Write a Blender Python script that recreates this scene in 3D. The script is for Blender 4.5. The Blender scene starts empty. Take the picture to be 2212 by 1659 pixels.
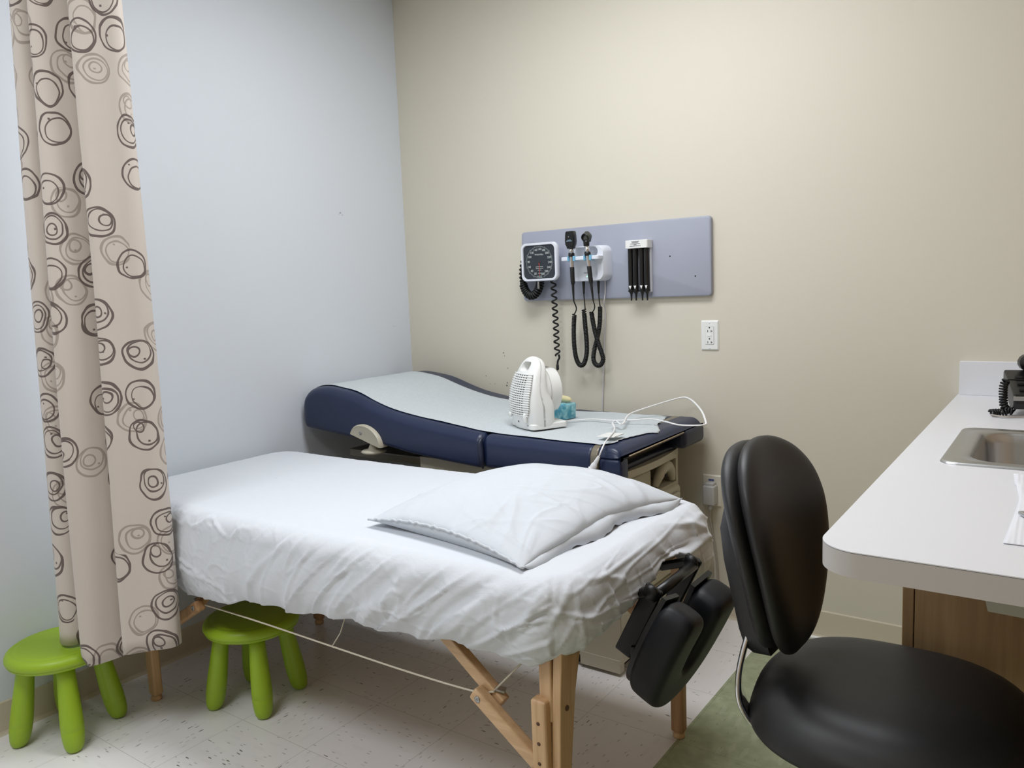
import bpy, bmesh, math, random
from mathutils import Vector, Matrix, noise
random.seed(7)
SC = bpy.context.scene
COL = SC.collection
PI = math.pi

# ------------------------------------------------------------------ helpers
def lin(c):
    return tuple((v / 12.92 if v <= 0.04045 else ((v + 0.055) / 1.055) ** 2.4) for v in (x / 255 for x in c))

class N:
    """tiny node-tree builder"""
    def __init__(s, name):
        s.m = bpy.data.materials.new(name); s.m.use_nodes = True
        s.t = s.m.node_tree; s.b = s.t.nodes['Principled BSDF']
    def n(s, typ, **kw):
        nd = s.t.nodes.new(typ)
        for k, v in kw.items():
            if k.startswith('i_'):
                nd.inputs[k[2:]].default_value = v
            else:
                setattr(nd, k, v)
        return nd
    def l(s, a, b): s.t.links.new(a, b)
    def val(s, sock, v):
        if hasattr(v, 'is_output') or hasattr(v, 'node'): s.l(v, sock)
        else: sock.default_value = v
    def math(s, op, a, b=0.0, clamp=False):
        nd = s.t.nodes.new('ShaderNodeMath'); nd.operation = op; nd.use_clamp = clamp
        s.val(nd.inputs[0], a); s.val(nd.inputs[1], b)
        return nd.outputs[0]
    def mix(s, f, a, b):
        nd = s.t.nodes.new('ShaderNodeMix'); nd.data_type = 'RGBA'
        s.val(nd.inputs[0], f)
        for i, v in ((6, a), (7, b)):
            if hasattr(v, 'node'): s.l(v, nd.inputs[i])
            else: nd.inputs[i].default_value = (*v, 1)
        return nd.outputs[2]
    def sep(s, v):
        nd = s.t.nodes.new('ShaderNodeSeparateXYZ'); s.l(v, nd.inputs[0]); return nd.outputs
    def comb(s, x, y, z=0.0):
        nd = s.t.nodes.new('ShaderNodeCombineXYZ')
        for i, v in enumerate((x, y, z)): s.val(nd.inputs[i], v)
        return nd.outputs[0]
    def step(s, v, e0, e1):
        nd = s.t.nodes.new('ShaderNodeMapRange'); nd.interpolation_type = 'SMOOTHSTEP'
        s.val(nd.inputs[0], v); nd.inputs[1].default_value = e0; nd.inputs[2].default_value = e1
        return nd.outputs[0]
    def noise(s, vec, scale, detail=2.0, rough=.5):
        nd = s.t.nodes.new('ShaderNodeTexNoise'); nd.inputs['Scale'].default_value = scale
        nd.inputs['Detail'].default_value = detail; nd.inputs['Roughness'].default_value = rough
        if vec is not None: s.l(vec, nd.inputs['Vector'])
        return nd
    def obj(s): return s.n('ShaderNodeTexCoord').outputs['Object']
    def pos(s): return s.n('ShaderNodeNewGeometry').outputs['Position']
    def color(s, v):
        if hasattr(v, 'node'): s.l(v, s.b.inputs['Base Color'])
        else: s.b.inputs['Base Color'].default_value = (*v, 1)
    def bump(s, h, strength=.2, dist=.002):
        nd = s.n('ShaderNodeBump'); nd.inputs['Strength'].default_value = strength; nd.inputs['Distance'].default_value = dist
        s.l(h, nd.inputs['Height']); s.l(nd.outputs[0], s.b.inputs['Normal'])

def mat(name, rgb, rough=.5, metal=0.0, var=.06, vscale=6, bump=0, bscale=200, bdist=.001, spec=.5, coat=0):
    """procedural material: a base colour with a faint mottling of its own and an optional grain"""
    s = N(name); c = lin(rgb)
    co = s.obj()
    f = s.noise(co, vscale, 3).outputs['Fac']
    s.color(s.mix(f, tuple(x * (1 - var) for x in c), tuple(min(1, x * (1 + var)) for x in c)))
    s.b.inputs['Roughness'].default_value = rough; s.b.inputs['Metallic'].default_value = metal
    s.b.inputs['Specular IOR Level'].default_value = spec
    s.b.inputs['Coat Weight'].default_value = coat
    if bump: s.bump(s.noise(co, bscale, 2).outputs['Fac'], bump, bdist)
    return s.m

def wood(name, rgb, rgb2, axis='z', rough=.45):
    s = N(name); x, y, z = s.sep(s.obj())
    k = {'z': (60, 60, 3), 'x': (3, 60, 60), 'y': (60, 3, 60)}[axis]
    v = s.comb(s.math('MULTIPLY', x, k[0]), s.math('MULTIPLY', y, k[1]), s.math('MULTIPLY', z, k[2]))
    f = s.noise(v, 1.0, 4, .6).outputs['Fac']
    s.color(s.mix(s.step(f, .35, .7), lin(rgb), lin(rgb2)))
    s.b.inputs['Roughness'].default_value = rough
    return s.m

def thing(name, label, cat, loc=(0, 0, 0), rotz=0.0, group=None):
    o = bpy.data.objects.new(name, None); COL.objects.link(o)
    o.empty_display_size = .05
    o.location = loc; o.rotation_euler = (0, 0, rotz)
    o['label'] = label; o['category'] = cat
    if group: o['group'] = group
    o['rz'] = rotz
    return o

def root_matrix(p):
    while p.parent: p = p.parent
    return Matrix.Translation(p.location) @ Matrix.Rotation(p.rotation_euler[2], 4, 'Z')

def obj(name, bm, m, parent=None, world=True, smooth=True, sub=0, label=None, bevel=0, angle=None):
    """link a bmesh as one mesh object; bmesh given in room coordinates unless world=False"""
    if parent is not None and world:
        bm.transform(root_matrix(parent).inverted())
    me = bpy.data.meshes.new(name)
    bmesh.ops.recalc_face_normals(bm, faces=bm.faces)
    bm.to_mesh(me); bm.free()
    o = bpy.data.objects.new(name, me); COL.objects.link(o)
    if m is not None: me.materials.append(m)
    if smooth:
        for p in me.polygons: p.use_smooth = True
        if angle is not None: me.set_sharp_from_angle(angle=math.radians(angle))
    if parent is not None: o.parent = parent
    if bevel:
        b = o.modifiers.new('bevel', 'BEVEL'); b.width = bevel; b.segments = 3; b.limit_method = 'ANGLE'; b.angle_limit = math.radians(35)
    if sub:
        s = o.modifiers.new('sub', 'SUBSURF'); s.levels = sub; s.render_levels = sub
    if label: o['label'] = label
    return o

def tag(o, label, cat, group=None):
    o['label'] = label; o['category'] = cat
    if group: o['group'] = group
    return o

def struct(o): o['kind'] = 'structure'; return o

def dup(root, loc, rotz, label, group=None):
    r = root.copy(); COL.objects.link(r); r.location = loc; r.rotation_euler = (0, 0, rotz); r['label'] = label
    if group: r['group'] = group
    for ch in list(root.children):
        c = ch.copy(); COL.objects.link(c); c.parent = r
        for g in list(ch.children):
            d = g.copy(); COL.objects.link(d); d.parent = c
    return r

def box(x0, x1, y0, y1, z0, z1, bev=0.0, seg=3, bm=None):
    bm2 = bmesh.new()
    bmesh.ops.create_cube(bm2, size=1)
    for v in bm2.verts:
        v.co = Vector((x0 + (v.co.x + .5) * (x1 - x0), y0 + (v.co.y + .5) * (y1 - y0), z0 + (v.co.z + .5) * (z1 - z0)))
    if bev:
        bmesh.ops.bevel(bm2, geom=list(bm2.edges), offset=bev, segments=seg, profile=.5, affect='EDGES')
    return bm2

def bar(p, q, w, h, up=(0, 0, 1), bev=0.0, ext=0.0):
    """rectangular bar from p to q; w along side, h along up-ish"""
    p = Vector(p); q = Vector(q); d = (q - p); L = d.length; d.normalize()
    p = p - d * ext; L += 2 * ext
    s = d.cross(Vector(up)).normalized(); u = s.cross(d)
    bm = box(0, L, -w / 2, w / 2, -h / 2, h / 2, bev)
    M = Matrix((d, s, u)).transposed().to_4x4(); M.translation = p
    bm.transform(M)
    return bm

def catmull(pts, n=8, closed=False):
    P = [Vector(p) for p in pts]; out = []
    k = len(P)
    for i in range(k if closed else k - 1):
        a, b = P[(i - 1) % k] if (closed or i > 0) else P[0] * 2 - P[1], P[i]
        c = P[(i + 1) % k]; d = P[(i + 2) % k] if (closed or i + 2 < k) else P[-1] * 2 - P[-2]
        for j in range(n):
            t = j / n
            out.append(.5 * ((2 * b) + (c - a) * t + (2 * a - 5 * b + 4 * c - d) * t * t + (-a + 3 * b - 3 * c + d) * t ** 3))
    if not closed: out.append(P[-1].copy())
    return out

def tube(path, r, seg=8, caps=True, flat=None):
    """tube along a path; r a number or per-point list; flat=(a,b,up) gives an elliptical/flat section"""
    P = [Vector(p) for p in path]; n = len(P); bm = bmesh.new(); rings = []
    T = []
    for i in range(n):
        t = P[min(i + 1, n - 1)] - P[max(i - 1, 0)]
        T.append(t.normalized() if t.length > 1e-9 else Vector((0, 0, 1)))
    ref = Vector((0, 0, 1)) if abs(T[0].z) < .9 else Vector((1, 0, 0))
    if flat: ref = Vector(flat[2])
    u = (ref - T[0] * ref.dot(T[0])).normalized()
    for i in range(n):
        u = (u - T[i] * u.dot(T[i]))
        if u.length < 1e-6: u = T[i].orthogonal()
        u.normalize(); w = T[i].cross(u)
        rr = r[i] if isinstance(r, (list, tuple)) else r
        ring = []
        for k in range(seg):
            a = 2 * PI * k / seg
            if flat:
                ca, sa = math.cos(a), math.sin(a)
                e = 4.0
                den = (abs(ca) ** e + abs(sa) ** e) ** (1 / e)
                off = w * (flat[0] * ca / den) + u * (flat[1] * sa / den)
            else:
                off = (u * math.cos(a) + w * math.sin(a)) * rr
            ring.append(bm.verts.new(P[i] + off))
        rings.append(ring)
    for i in range(n - 1):
        for k in range(seg):
            bm.faces.new((rings[i][k], rings[i][(k + 1) % seg], rings[i + 1][(k + 1) % seg], rings[i + 1][k]))
    if caps:
        bm.faces.new(rings[0]); bm.faces.new(rings[-1])
    return bm

def helix(path, R, r, pitch, per=10, seg=6, ref=(0, -1, 0)):
    """coiled cord wound round a centre path (pitch in metres, may be a function of 0..1)"""
    P = [Vector(p) for p in path]
    L = [0]
    for a, b in zip(P, P[1:]): L.append(L[-1] + (b - a).length)
    tot = L[-1]
    pts = []; s = 0; ph = 0
    i = 0
    while s < tot:
        while i < len(P) - 2 and L[i + 1] < s: i += 1
        f = (s - L[i]) / max(1e-9, L[i + 1] - L[i])
        c = P[i].lerp(P[i + 1], f)
        t = (P[i + 1] - P[i])
        t0 = (P[i] - P[i - 1]) if i > 0 else t
        t = (t.normalized() * (.5 + f / 2) + t0.normalized() * (.5 - f / 2)).normalized()
        u = Vector(ref); u = (u - t * u.dot(t)); u.normalize(); w = t.cross(u)
        k = s / tot
        RR = R(k) if callable(R) else R
        pts.append(c + (u * math.cos(ph) + w * math.sin(ph)) * RR)
        pp = pitch(k) if callable(pitch) else pitch
        ph += 2 * PI / per; s += pp / per
    return tube(pts, r, seg)

def lathe(prof, seg=32, loc=(0, 0, 0), axis=None):
    """prof: (r,z) list, revolved about z; axis: direction z is turned to"""
    bm = bmesh.new(); rings = []
    for r, z in prof:
        if r < 1e-6: rings.append([bm.verts.new((0, 0, z))])
        else: rings.append([bm.verts.new((r * math.cos(2 * PI * k / seg), r * math.sin(2 * PI * k / seg), z)) for k in range(seg)])
    for a, b in zip(rings, rings[1:]):
        for k in range(seg):
            k2 = (k + 1) % seg
            if len(a) == 1 and len(b) == 1: continue
            if len(a) == 1: bm.faces.new((a[0], b[k], b[k2]))
            elif len(b) == 1: bm.faces.new((a[k], a[k2], b[0]))
            else: bm.faces.new((a[k], a[k2], b[k2], b[k]))
    for rg, fl in ((rings[0], 0), (rings[-1], 1)):
        if len(rg) > 1: bm.faces.new(rg)
    if axis is not None:
        bm.transform(Vector((0, 0, 1)).rotation_difference(Vector(axis)).to_matrix().to_4x4())
    bm.transform(Matrix.Translation(loc))
    return bm

def loft(rings, close=True, caps=True):
    bm = bmesh.new(); R = [[bm.verts.new(p) for p in r] for r in rings]
    n = len(R[0])
    for a, b in zip(R, R[1:]):
        for k in range(n if close else n - 1):
            k2 = (k + 1) % n
            bm.faces.new((a[k], a[k2], b[k2], b[k]))
    if caps:
        bm.faces.new(R[0]); bm.faces.new(R[-1])
    return bm

def rrect(w, h, r, seg=6, cx=0, cy=0):
    """rounded rectangle outline, counter-clockwise"""
    out = []; r = min(r, w / 2 - 1e-5, h / 2 - 1e-5)
    for (sx, sy, a0) in ((1, 1, 0), (-1, 1, 90), (-1, -1, 180), (1, -1, 270)):
        for k in range(seg + 1):
            a = math.radians(a0 + 90 * k / seg)
            out.append((cx + sx * (w / 2 - r) + r * math.cos(a), cy + sy * (h / 2 - r) + r * math.sin(a)))
    return out

def prism(outline, fn0, fn1):
    """extrude a 2D outline between two mappings (2D->3D)"""
    return loft([[fn0(*p) for p in outline], [fn1(*p) for p in outline]])

def wallplate(outline, y0, y1, bev=0.0):
    """outline in (x,z), from wall depth y0 to y1 (towards room)"""
    bm = loft([[(x, y0, z) for x, z in outline], [(x, y1, z) for x, z in outline]])
    return bm

def grid(nu, nv, f):
    bm = bmesh.new()
    V = [[bm.verts.new(f(i / (nu - 1), j / (nv - 1))) for j in range(nv)] for i in range(nu)]
    for i in range(nu - 1):
        for j in range(nv - 1):
            bm.faces.new((V[i][j], V[i + 1][j], V[i + 1][j + 1], V[i][j + 1]))
    return bm

def boolean(o, cutter_bms, op='DIFFERENCE'):
    """cut with temporary meshes and keep only the result"""
    for cb in cutter_bms:
        bmesh.ops.recalc_face_normals(cb, faces=cb.faces)
        me = bpy.data.meshes.new('cut'); cb.to_mesh(me); cb.free()
        c = bpy.data.objects.new('cut', me); COL.objects.link(c)
        c.matrix_world = root_matrix(o) if False else Matrix()
        md = o.modifiers.new('b', 'BOOLEAN'); md.operation = op; md.object = c; md.solver = 'EXACT'
        bpy.context.view_layer.update()
        dg = bpy.context.evaluated_depsgraph_get()
        new = bpy.data.meshes.new_from_object(o.evaluated_get(dg))
        o.modifiers.clear()
        old = o.data; o.data = new; new.name = old.name
        bpy.data.meshes.remove(old)
        bpy.data.objects.remove(c); bpy.data.meshes.remove(me)
    return o

def text(name, s, size, M, m, parent, extrude=.0003, bold=0.0, align='CENTER'):
    cu = bpy.data.curves.new(name, 'FONT'); cu.body = s; cu.size = size; cu.extrude = extrude
    cu.align_x = align; cu.align_y = 'CENTER'; cu.offset = bold
    t = bpy.data.objects.new(name, cu); COL.objects.link(t)
    bpy.context.view_layer.update()
    me = bpy.data.meshes.new_from_object(t.evaluated_get(bpy.context.evaluated_depsgraph_get()))
    bpy.data.objects.remove(t); bpy.data.curves.remove(cu)
    bm = bmesh.new(); bm.from_mesh(me); bpy.data.meshes.remove(me)
    bm.transform(M)
    return obj(name, bm, m, parent, smooth=False)

def textM(x, y, z):      # faces -y (into the room) on the beige wall
    return Matrix.Translation((x, y, z)) @ Matrix.Rotation(PI / 2, 4, 'X')

def sstep(a, b, x):
    t = max(0, min(1, (x - a) / (b - a))); return t * t * (3 - 2 * t)

def interp(tab, x):
    if x <= tab[0][0]: return tab[0][1]
    for (a, b), (c, d) in zip(tab, tab[1:]):
        if x <= c:
            t = (x - a) / (c - a); return b + (d - b) * t
    return tab[-1][1]

def ismooth(tab, x):
    """cubic interpolation of a table"""
    n = len(tab)
    if x <= tab[0][0]: return tab[0][1]
    if x >= tab[-1][0]: return tab[-1][1]
    for i in range(n - 1):
        if x <= tab[i + 1][0]:
            x0, y0 = tab[i]; x1, y1 = tab[i + 1]
            m0 = (y1 - tab[i - 1][1]) / (x1 - tab[i - 1][0]) if i > 0 else (y1 - y0) / (x1 - x0)
            m1 = (tab[i + 2][1] - y0) / (tab[i + 2][0] - x0) if i + 2 < n else (y1 - y0) / (x1 - x0)
            h = x1 - x0; t = (x - x0) / h
            return (2*t**3-3*t**2+1)*y0 + (t**3-2*t**2+t)*h*m0 + (-2*t**3+3*t**2)*y1 + (t**3-t**2)*h*m1

# ------------------------------------------------------------------ materials
def wall_mat(name, rgb, marks, ax):
    s = N(name); c = lin(rgb); p = s.pos(); x, y, z = s.sep(p)
    f = s.noise(p, 1.3, 4).outputs['Fac']
    col = s.mix(f, tuple(v * .985 for v in c), tuple(v * 1.015 for v in c))
    d = None
    u = x if ax == 'x' else y
    for (mu, mz, r, k) in marks:       # small nail holes and scuffs
        a = s.math('POWER', s.math('SUBTRACT', u, mu), 2.0); b = s.math('POWER', s.math('SUBTRACT', z, mz), 2.0)
        q = s.math('MULTIPLY', s.math('LESS_THAN', s.math('ADD', a, b), r * r), k)
        d = q if d is None else s.math('MAXIMUM', d, q)
    if d is not None:
        col = s.mix(d, col, (.03, .03, .03))
    s.color(col); s.b.inputs['Roughness'].default_value = .62
    s.bump(s.noise(p, 320, 2).outputs['Fac'], .12, .0008)
    return s.m

M_wall_white = wall_mat('white_wall_paint', (218, 224, 231), [(-.415, 1.703, .0035, .7), (-.403, 1.694, .003, .35), (-.422, 1.697, .003, .2), (-.118, 1.176, .003, .15), (-.11, 1.175, .003, .15)], 'y')
M_wall_beige = wall_mat('beige_wall_paint', (214, 208, 192), [(.573, 1.043, .0035, .75), (.578, 1.029, .003, .5), (.593, .973, .003, .6), (.587, .905, .0035, .7), (.584, .892, .004, .9), (.465, .933, .003, .6), (.488, .897, .003, .3), (.515, .898, .003, .3)], 'x')
M_wall_plain = wall_mat('plain_wall_paint', (214, 208, 196), [], 'x')
M_wall_bounce = wall_mat('tan_wall_paint', (176, 152, 124), [], 'y')  # unseen right wall; tan chosen to cut and warm its bounce light
M_ceiling = mat('ceiling_paint', (236, 236, 232), .8, bump=.2, bscale=120)
M_base = mat('vinyl_cove_base', (206, 196, 174), .5, var=.04)
M_steel = mat('brushed_steel', (190, 192, 194), .30, 1.0, var=.05, vscale=30)
M_chrome = mat('chrome', (225, 225, 228), .08, 1.0, var=.01)
M_black_vinyl = mat('black_vinyl', (29, 28, 29), .47, bump=.05, bscale=500, bdist=.0005)
M_black_shell = mat('black_moulded_plastic', (32, 32, 34), .45, bump=.5, bscale=700, bdist=.0008)
M_black_gloss = mat('black_plastic', (16, 16, 17), .35)
M_black_rubber = mat('black_rubber', (14, 14, 14), .5)
M_navy = mat('navy_vinyl', (27, 39, 70), .36, var=.05, bump=.04, bscale=300, bdist=.0005)
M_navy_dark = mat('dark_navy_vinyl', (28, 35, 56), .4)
M_beige_pl = mat('beige_plastic', (190, 184, 165), .45)
M_beige_met = mat('beige_painted_metal', (184, 178, 160), .5)
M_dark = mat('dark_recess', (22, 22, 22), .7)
M_grey_strip = mat('grey_trim', (128, 120, 104), .32, .35)
M_white_pl = mat('white_plastic', (236, 237, 234), .35, var=.01)
M_white_pl2 = mat('cool_white_plastic', (226, 230, 238), .35, var=.01)
M_grey_board = mat('lavender_grey_laminate', (158, 162, 177), .5, var=.02)
M_lam_white = mat('white_laminate', (226, 227, 231), .42, var=.01, bump=.05, bscale=400)
M_lam_edge = mat('greyish_laminate_edge', (192, 187, 183), .5, var=.01)
M_seam = mat('dark_laminate_seam', (70, 62, 60), .6)
M_cab = wood('cabinet_laminate', (166, 134, 94), (180, 148, 106), 'z', .5)
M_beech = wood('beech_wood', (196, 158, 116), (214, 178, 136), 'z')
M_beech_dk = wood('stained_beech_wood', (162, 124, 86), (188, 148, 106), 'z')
M_beech_x = wood('beech_wood_brace', (200, 164, 124), (218, 184, 144), 'x')
M_lime = mat('lime_green_plastic', (148, 180, 34), .42, var=.03, bump=.15, bscale=600, bdist=.0004)
M_cord_white = mat('white_cord', (236, 236, 236), .4, var=.01)
M_cord_grey = mat('grey_cord', (172, 164, 156), .5, var=.01)
M_rope = mat('white_steel_cable', (206, 198, 180), .6)
M_bolt = mat('zinc_bolt', (170, 170, 168), .3, .9)
M_hole = mat('bolt_hole', (92, 64, 42), .6)
M_tan = mat('tan_trim', (168, 150, 122), .5)

def green_white_floor():
    s = N('vinyl_composition_tile'); p = s.pos(); x, y, z = s.sep(p)
    T = .3048; ox = -.0202; oy = .0132
    tx = s.math('DIVIDE', s.math('SUBTRACT', x, ox), T); ty = s.math('DIVIDE', s.math('SUBTRACT', y, oy), T)
    fx = s.math('FLOOR', tx); fy = s.math('FLOOR', ty)
    par = s.math('FLOORED_MODULO', s.math('ADD', fx, fy), 2.0)
    # streaky flecks, turned from tile to tile
    def flecks(sc_a, sc_b, rad, gate, seed, skew):
        a = s.comb(s.math('MULTIPLY', s.math('ADD', x, s.math('MULTIPLY', y, skew)), sc_a), s.math('ADD', s.math('MULTIPLY', y, sc_b), seed))
        b = s.comb(s.math('ADD', s.math('MULTIPLY', x, sc_b), seed), s.math('MULTIPLY', s.math('ADD', y, s.math('MULTIPLY', x, skew)), sc_a))
        mv = s.n('ShaderNodeMix', data_type='VECTOR'); s.l(par, mv.inputs[0]); s.l(a, mv.inputs[4]); s.l(b, mv.inputs[5])
        v = s.n('ShaderNodeTexVoronoi', voronoi_dimensions='2D', feature='F1'); v.inputs['Scale'].default_value = 1
        s.l(mv.outputs[1], v.inputs['Vector'])
        nn = s.noise(p, 150, 2).outputs['Fac']
        rr = s.math('MULTIPLY', s.math('ADD', nn, .25), rad)
        r, g, b2 = s.sep(v.outputs['Color'])
        return s.math('MULTIPLY', s.math('LESS_THAN', v.outputs['Distance'], rr), s.math('GREATER_THAN', r, gate))
    cl = s.step(s.noise(p, 5, 3).outputs['Fac'], .42, .6)
    f1 = s.math('MULTIPLY', flecks(15, 62, .17, .86, 3.1, .25), cl)
    f2 = flecks(26, 90, .22, .86, 8.7, -.3)
    f3 = flecks(8, 30, .3, .45, 5.2, .2)
    dx = s.math('ABSOLUTE', s.math('SUBTRACT', tx, s.math('ROUND', tx))); dy = s.math('ABSOLUTE', s.math('SUBTRACT', ty, s.math('ROUND', ty)))
    seam = s.math('LESS_THAN', s.math('MINIMUM', dx, dy), .0028)
    base = lin((236, 233, 231)); lo = s.noise(p, 3, 4).outputs['Fac']
    white = s.mix(lo, tuple(v * .94 for v in base), tuple(v * 1.04 for v in base))
    white = s.mix(s.math('MULTIPLY', f3, .05), white, lin((150, 146, 142)))
    white = s.mix(s.math('MULTIPLY', f1, .8), white, lin((44, 42, 40)))
    white = s.mix(s.math('MULTIPLY', f2, .4), white, lin((70, 66, 62)))
    tint = s.math('FRACT', s.math('MULTIPLY', s.math('SINE', s.math('ADD', s.math('MULTIPLY', fx, 12.9898), s.math('MULTIPLY', fy, 78.233))), 4375.85))
    white = s.mix(s.math('MULTIPLY', tint, .05), white, lin((210, 204, 200)))
    gb = lin((158, 166, 134))
    green = s.mix(s.step(s.noise(p, 26, 4).outputs['Fac'], .3, .7), tuple(v * .88 for v in gb), tuple(v * 1.12 for v in gb))
    green = s.mix(s.math('MULTIPLY', f3, .35), green, lin((186, 192, 166)))
    green = s.mix(s.math('MULTIPLY', f2, .45), green, lin((110, 118, 92)))
    isg = s.math('GREATER_THAN', x, 1.8)
    col = s.mix(isg, white, green)
    col = s.mix(s.math('MULTIPLY', seam, .38), col, lin((80, 74, 70)))
    s.color(col); s.b.inputs['Roughness'].default_value = .28
    s.bump(s.noise(p, 60, 3).outputs['Fac'], .05, .001)
    return s.m
M_floor = green_white_floor()

def curtain_mat():
    s = N('ring_print_curtain_fabric')
    uv = s.n('ShaderNodeUVMap').outputs[0]
    base = lin((202, 192, 182))
    weave = s.noise(uv, 900, 1).outputs['Fac']
    col = s.mix(weave, tuple(v * .96 for v in base), tuple(v * 1.04 for v in base))
    dark = lin((88, 74, 70)); mid = lin((158, 146, 136))
    def layer(col, scale, seed, tone, gate, r1, r2, r3):
        wv = s.noise(uv, 9, 2); wob = s.n('ShaderNodeVectorMath', operation='SUBTRACT'); s.l(wv.outputs['Color'], wob.inputs[0]); wob.inputs[1].default_value = (.5, .5, .5)
        wo = s.n('ShaderNodeVectorMath', operation='SCALE'); s.l(wob.outputs[0], wo.inputs[0]); wo.inputs['Scale'].default_value = .035
        ad = s.n('ShaderNodeVectorMath', operation='ADD'); s.l(uv, ad.inputs[0]); s.l(wo.outputs[0], ad.inputs[1])
        mp = s.n('ShaderNodeMapping'); s.l(ad.outputs[0], mp.inputs[0]); mp.inputs['Location'].default_value = (seed, seed * .7, 0)
        v = s.n('ShaderNodeTexVoronoi', voronoi_dimensions='2D', feature='F1'); v.inputs['Scale'].default_value = scale; v.inputs['Randomness'].default_value = .46
        s.l(mp.outputs[0], v.inputs['Vector'])
        d = s.n('ShaderNodeVectorMath', operation='SUBTRACT'); s.l(mp.outputs[0], d.inputs[0]); s.l(v.outputs['Position'], d.inputs[1])
        rc = v.outputs['Color']; cr, cg, cb = s.sep(rc)
        thv = s.noise(uv, 22, 1).outputs['Fac']
        tot = None
        for i, (r, th) in enumerate(((r1, .0029), (r2, .0021), (r3, .0022))):
            off = s.comb(s.math('MULTIPLY', s.math('SUBTRACT', cr if i != 1 else cg, .5), .020 * i), s.math('MULTIPLY', s.math('SUBTRACT', cg if i != 1 else cb, .5), .020 * i))
            e = s.n('ShaderNodeVectorMath', operation='SUBTRACT'); s.l(d.outputs[0], e.inputs[0]); s.l(off, e.inputs[1])
            ln = s.n('ShaderNodeVectorMath', operation='LENGTH'); s.l(e.outputs[0], ln.inputs[0])
            dist = s.math('ABSOLUTE', s.math('SUBTRACT', ln.outputs['Value'], r))
            t = s.math('MULTIPLY', s.math('ADD', thv, .22), th * 1.5)
            q = s.math('LESS_THAN', dist, t)
            if i == 2: q = s.math('MULTIPLY', q, s.math('GREATER_THAN', cb, .35))
            tot = q if tot is None else s.math('MAXIMUM', tot, q)
        # small square dabs on the rings
        ang = s.n('ShaderNodeVectorMath', operation='SUBTRACT'); s.l(d.outputs[0], ang.inputs[0])
        s.l(s.comb(s.math('MULTIPLY', s.math('SUBTRACT', cb, .5), .05), s.math('MULTIPLY', s.math('SUBTRACT', cr, .5), .05)), ang.inputs[1])
        ax, ay, az = s.sep(ang.outputs[0])
        dab = s.math('MULTIPLY', s.math('LESS_THAN', s.math('ABSOLUTE', ax), .0032), s.math('LESS_THAN', s.math('ABSOLUTE', ay), .0026))
        tot = s.math('MAXIMUM', tot, dab)
        tot = s.math('MULTIPLY', tot, s.math('GREATER_THAN', cg, gate))
        return s.mix(s.math('MULTIPLY', tot, .92), col, tone)
    col = layer(col, 8.2, 4.37, mid, .48, .042, .032, .016)
    col = layer(col, 8.0, 1.93, dark, .22, .043, .032, .015)
    s.color(col); s.b.inputs['Roughness'].default_value = .8
    s.b.inputs['Sheen Weight'].default_value = .15
    s.bump(s.noise(uv, 700, 2).outputs['Fac'], .15, .0006)
    return s.m
M_curtain = curtain_mat()

def cloth_mat(name, rgb, fine=.25):
    s = N(name); c = lin(rgb); co = s.obj()
    f = s.noise(co, 4, 3).outputs['Fac']
    s.color(s.mix(f, tuple(v * .985 for v in c), tuple(min(1, v * 1.01) for v in c)))
    s.b.inputs['Roughness'].default_value = .85; s.b.inputs['Sheen Weight'].default_value = .1
    mp = s.n('ShaderNodeMapping'); s.l(co, mp.inputs[0]); mp.inputs['Scale'].default_value = (1, 1.6, 1.3); mp.inputs['Rotation'].default_value = (.3, .5, .6)
    a = s.noise(mp.outputs[0], 14, 5, .62); a.inputs['Distortion'].default_value = .8
    rg = s.math('ABSOLUTE', s.math('SUBTRACT', a.outputs['Fac'], .5))
    b = s.noise(co, 60, 2).outputs['Fac']
    s.bump(s.math('ADD', s.math('MULTIPLY', rg, 1.0), s.math('MULTIPLY', b, .12)), fine, .012)
    return s.m
M_sheet = cloth_mat('white_cotton_sheet', (216, 220, 226), .16)
M_pillow = cloth_mat('cool_white_pillowcase', (206, 211, 217), .14)

def exam_paper_mat():
    s = N('crepe_exam_paper'); co = s.pos(); c = lin((198, 205, 208))
    n1 = s.noise(co, 150, 5, .72).outputs['Fac']; n2 = s.noise(co, 40, 3).outputs['Fac']
    s.color(s.mix(n1, tuple(v * .80 for v in c), tuple(min(1, v * 1.16) for v in c)))
    s.b.inputs['Roughness'].default_value = .85
    s.bump(s.math('ADD', n1, s.math('MULTIPLY', n2, 1.5)), .5, .003)
    return s.m
M_paper = exam_paper_mat()

# ------------------------------------------------------------------ room shell
RX, RY, RZ = 3.05, -4.3, 2.75
def plane_box(name, b, m): return struct(obj(name, b, m, smooth=False))
plane_box('floor', box(-.1, RX + .1, RY - .1, .1, -.1, 0), M_floor)
plane_box('ceiling', box(-.1, RX + .1, RY - .1, .1, RZ, RZ + .1), M_ceiling)
plane_box('wall_left', box(-.1, 0, RY - .1, .1, 0, RZ), M_wall_white)
plane_box('wall_back', box(0, RX + .1, 0, .1, 0, RZ), M_wall_beige)
plane_box('wall_right', box(RX, RX + .1, RY - .1, 0, 0, RZ), M_wall_bounce)
plane_box('wall_front', box(0, RX, RY - .1, RY, 0, RZ), M_wall_plain)
def cove(name, along):
    prof = [(0, 0), (.011, 0), (.0065, .006), (.004, .012), (.004, .103), (.002, .107), (0, .107)]
    if along == 'x': r = [[(x, -d, z) for d, z in prof] for x in (0, 2.428)]
    else: r = [[(d, y, z) for d, z in prof] for y in (RY, 0)]
    return struct(obj(name, loft(r), M_base, smooth=False))
cove('baseboard_back', 'x'); cove('baseboard_left', 'y')
struct(obj('trim_1', box(1.80, 2.428, -.026, -.0112, 0, .009, .002), M_white_pl, smooth=False))

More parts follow.
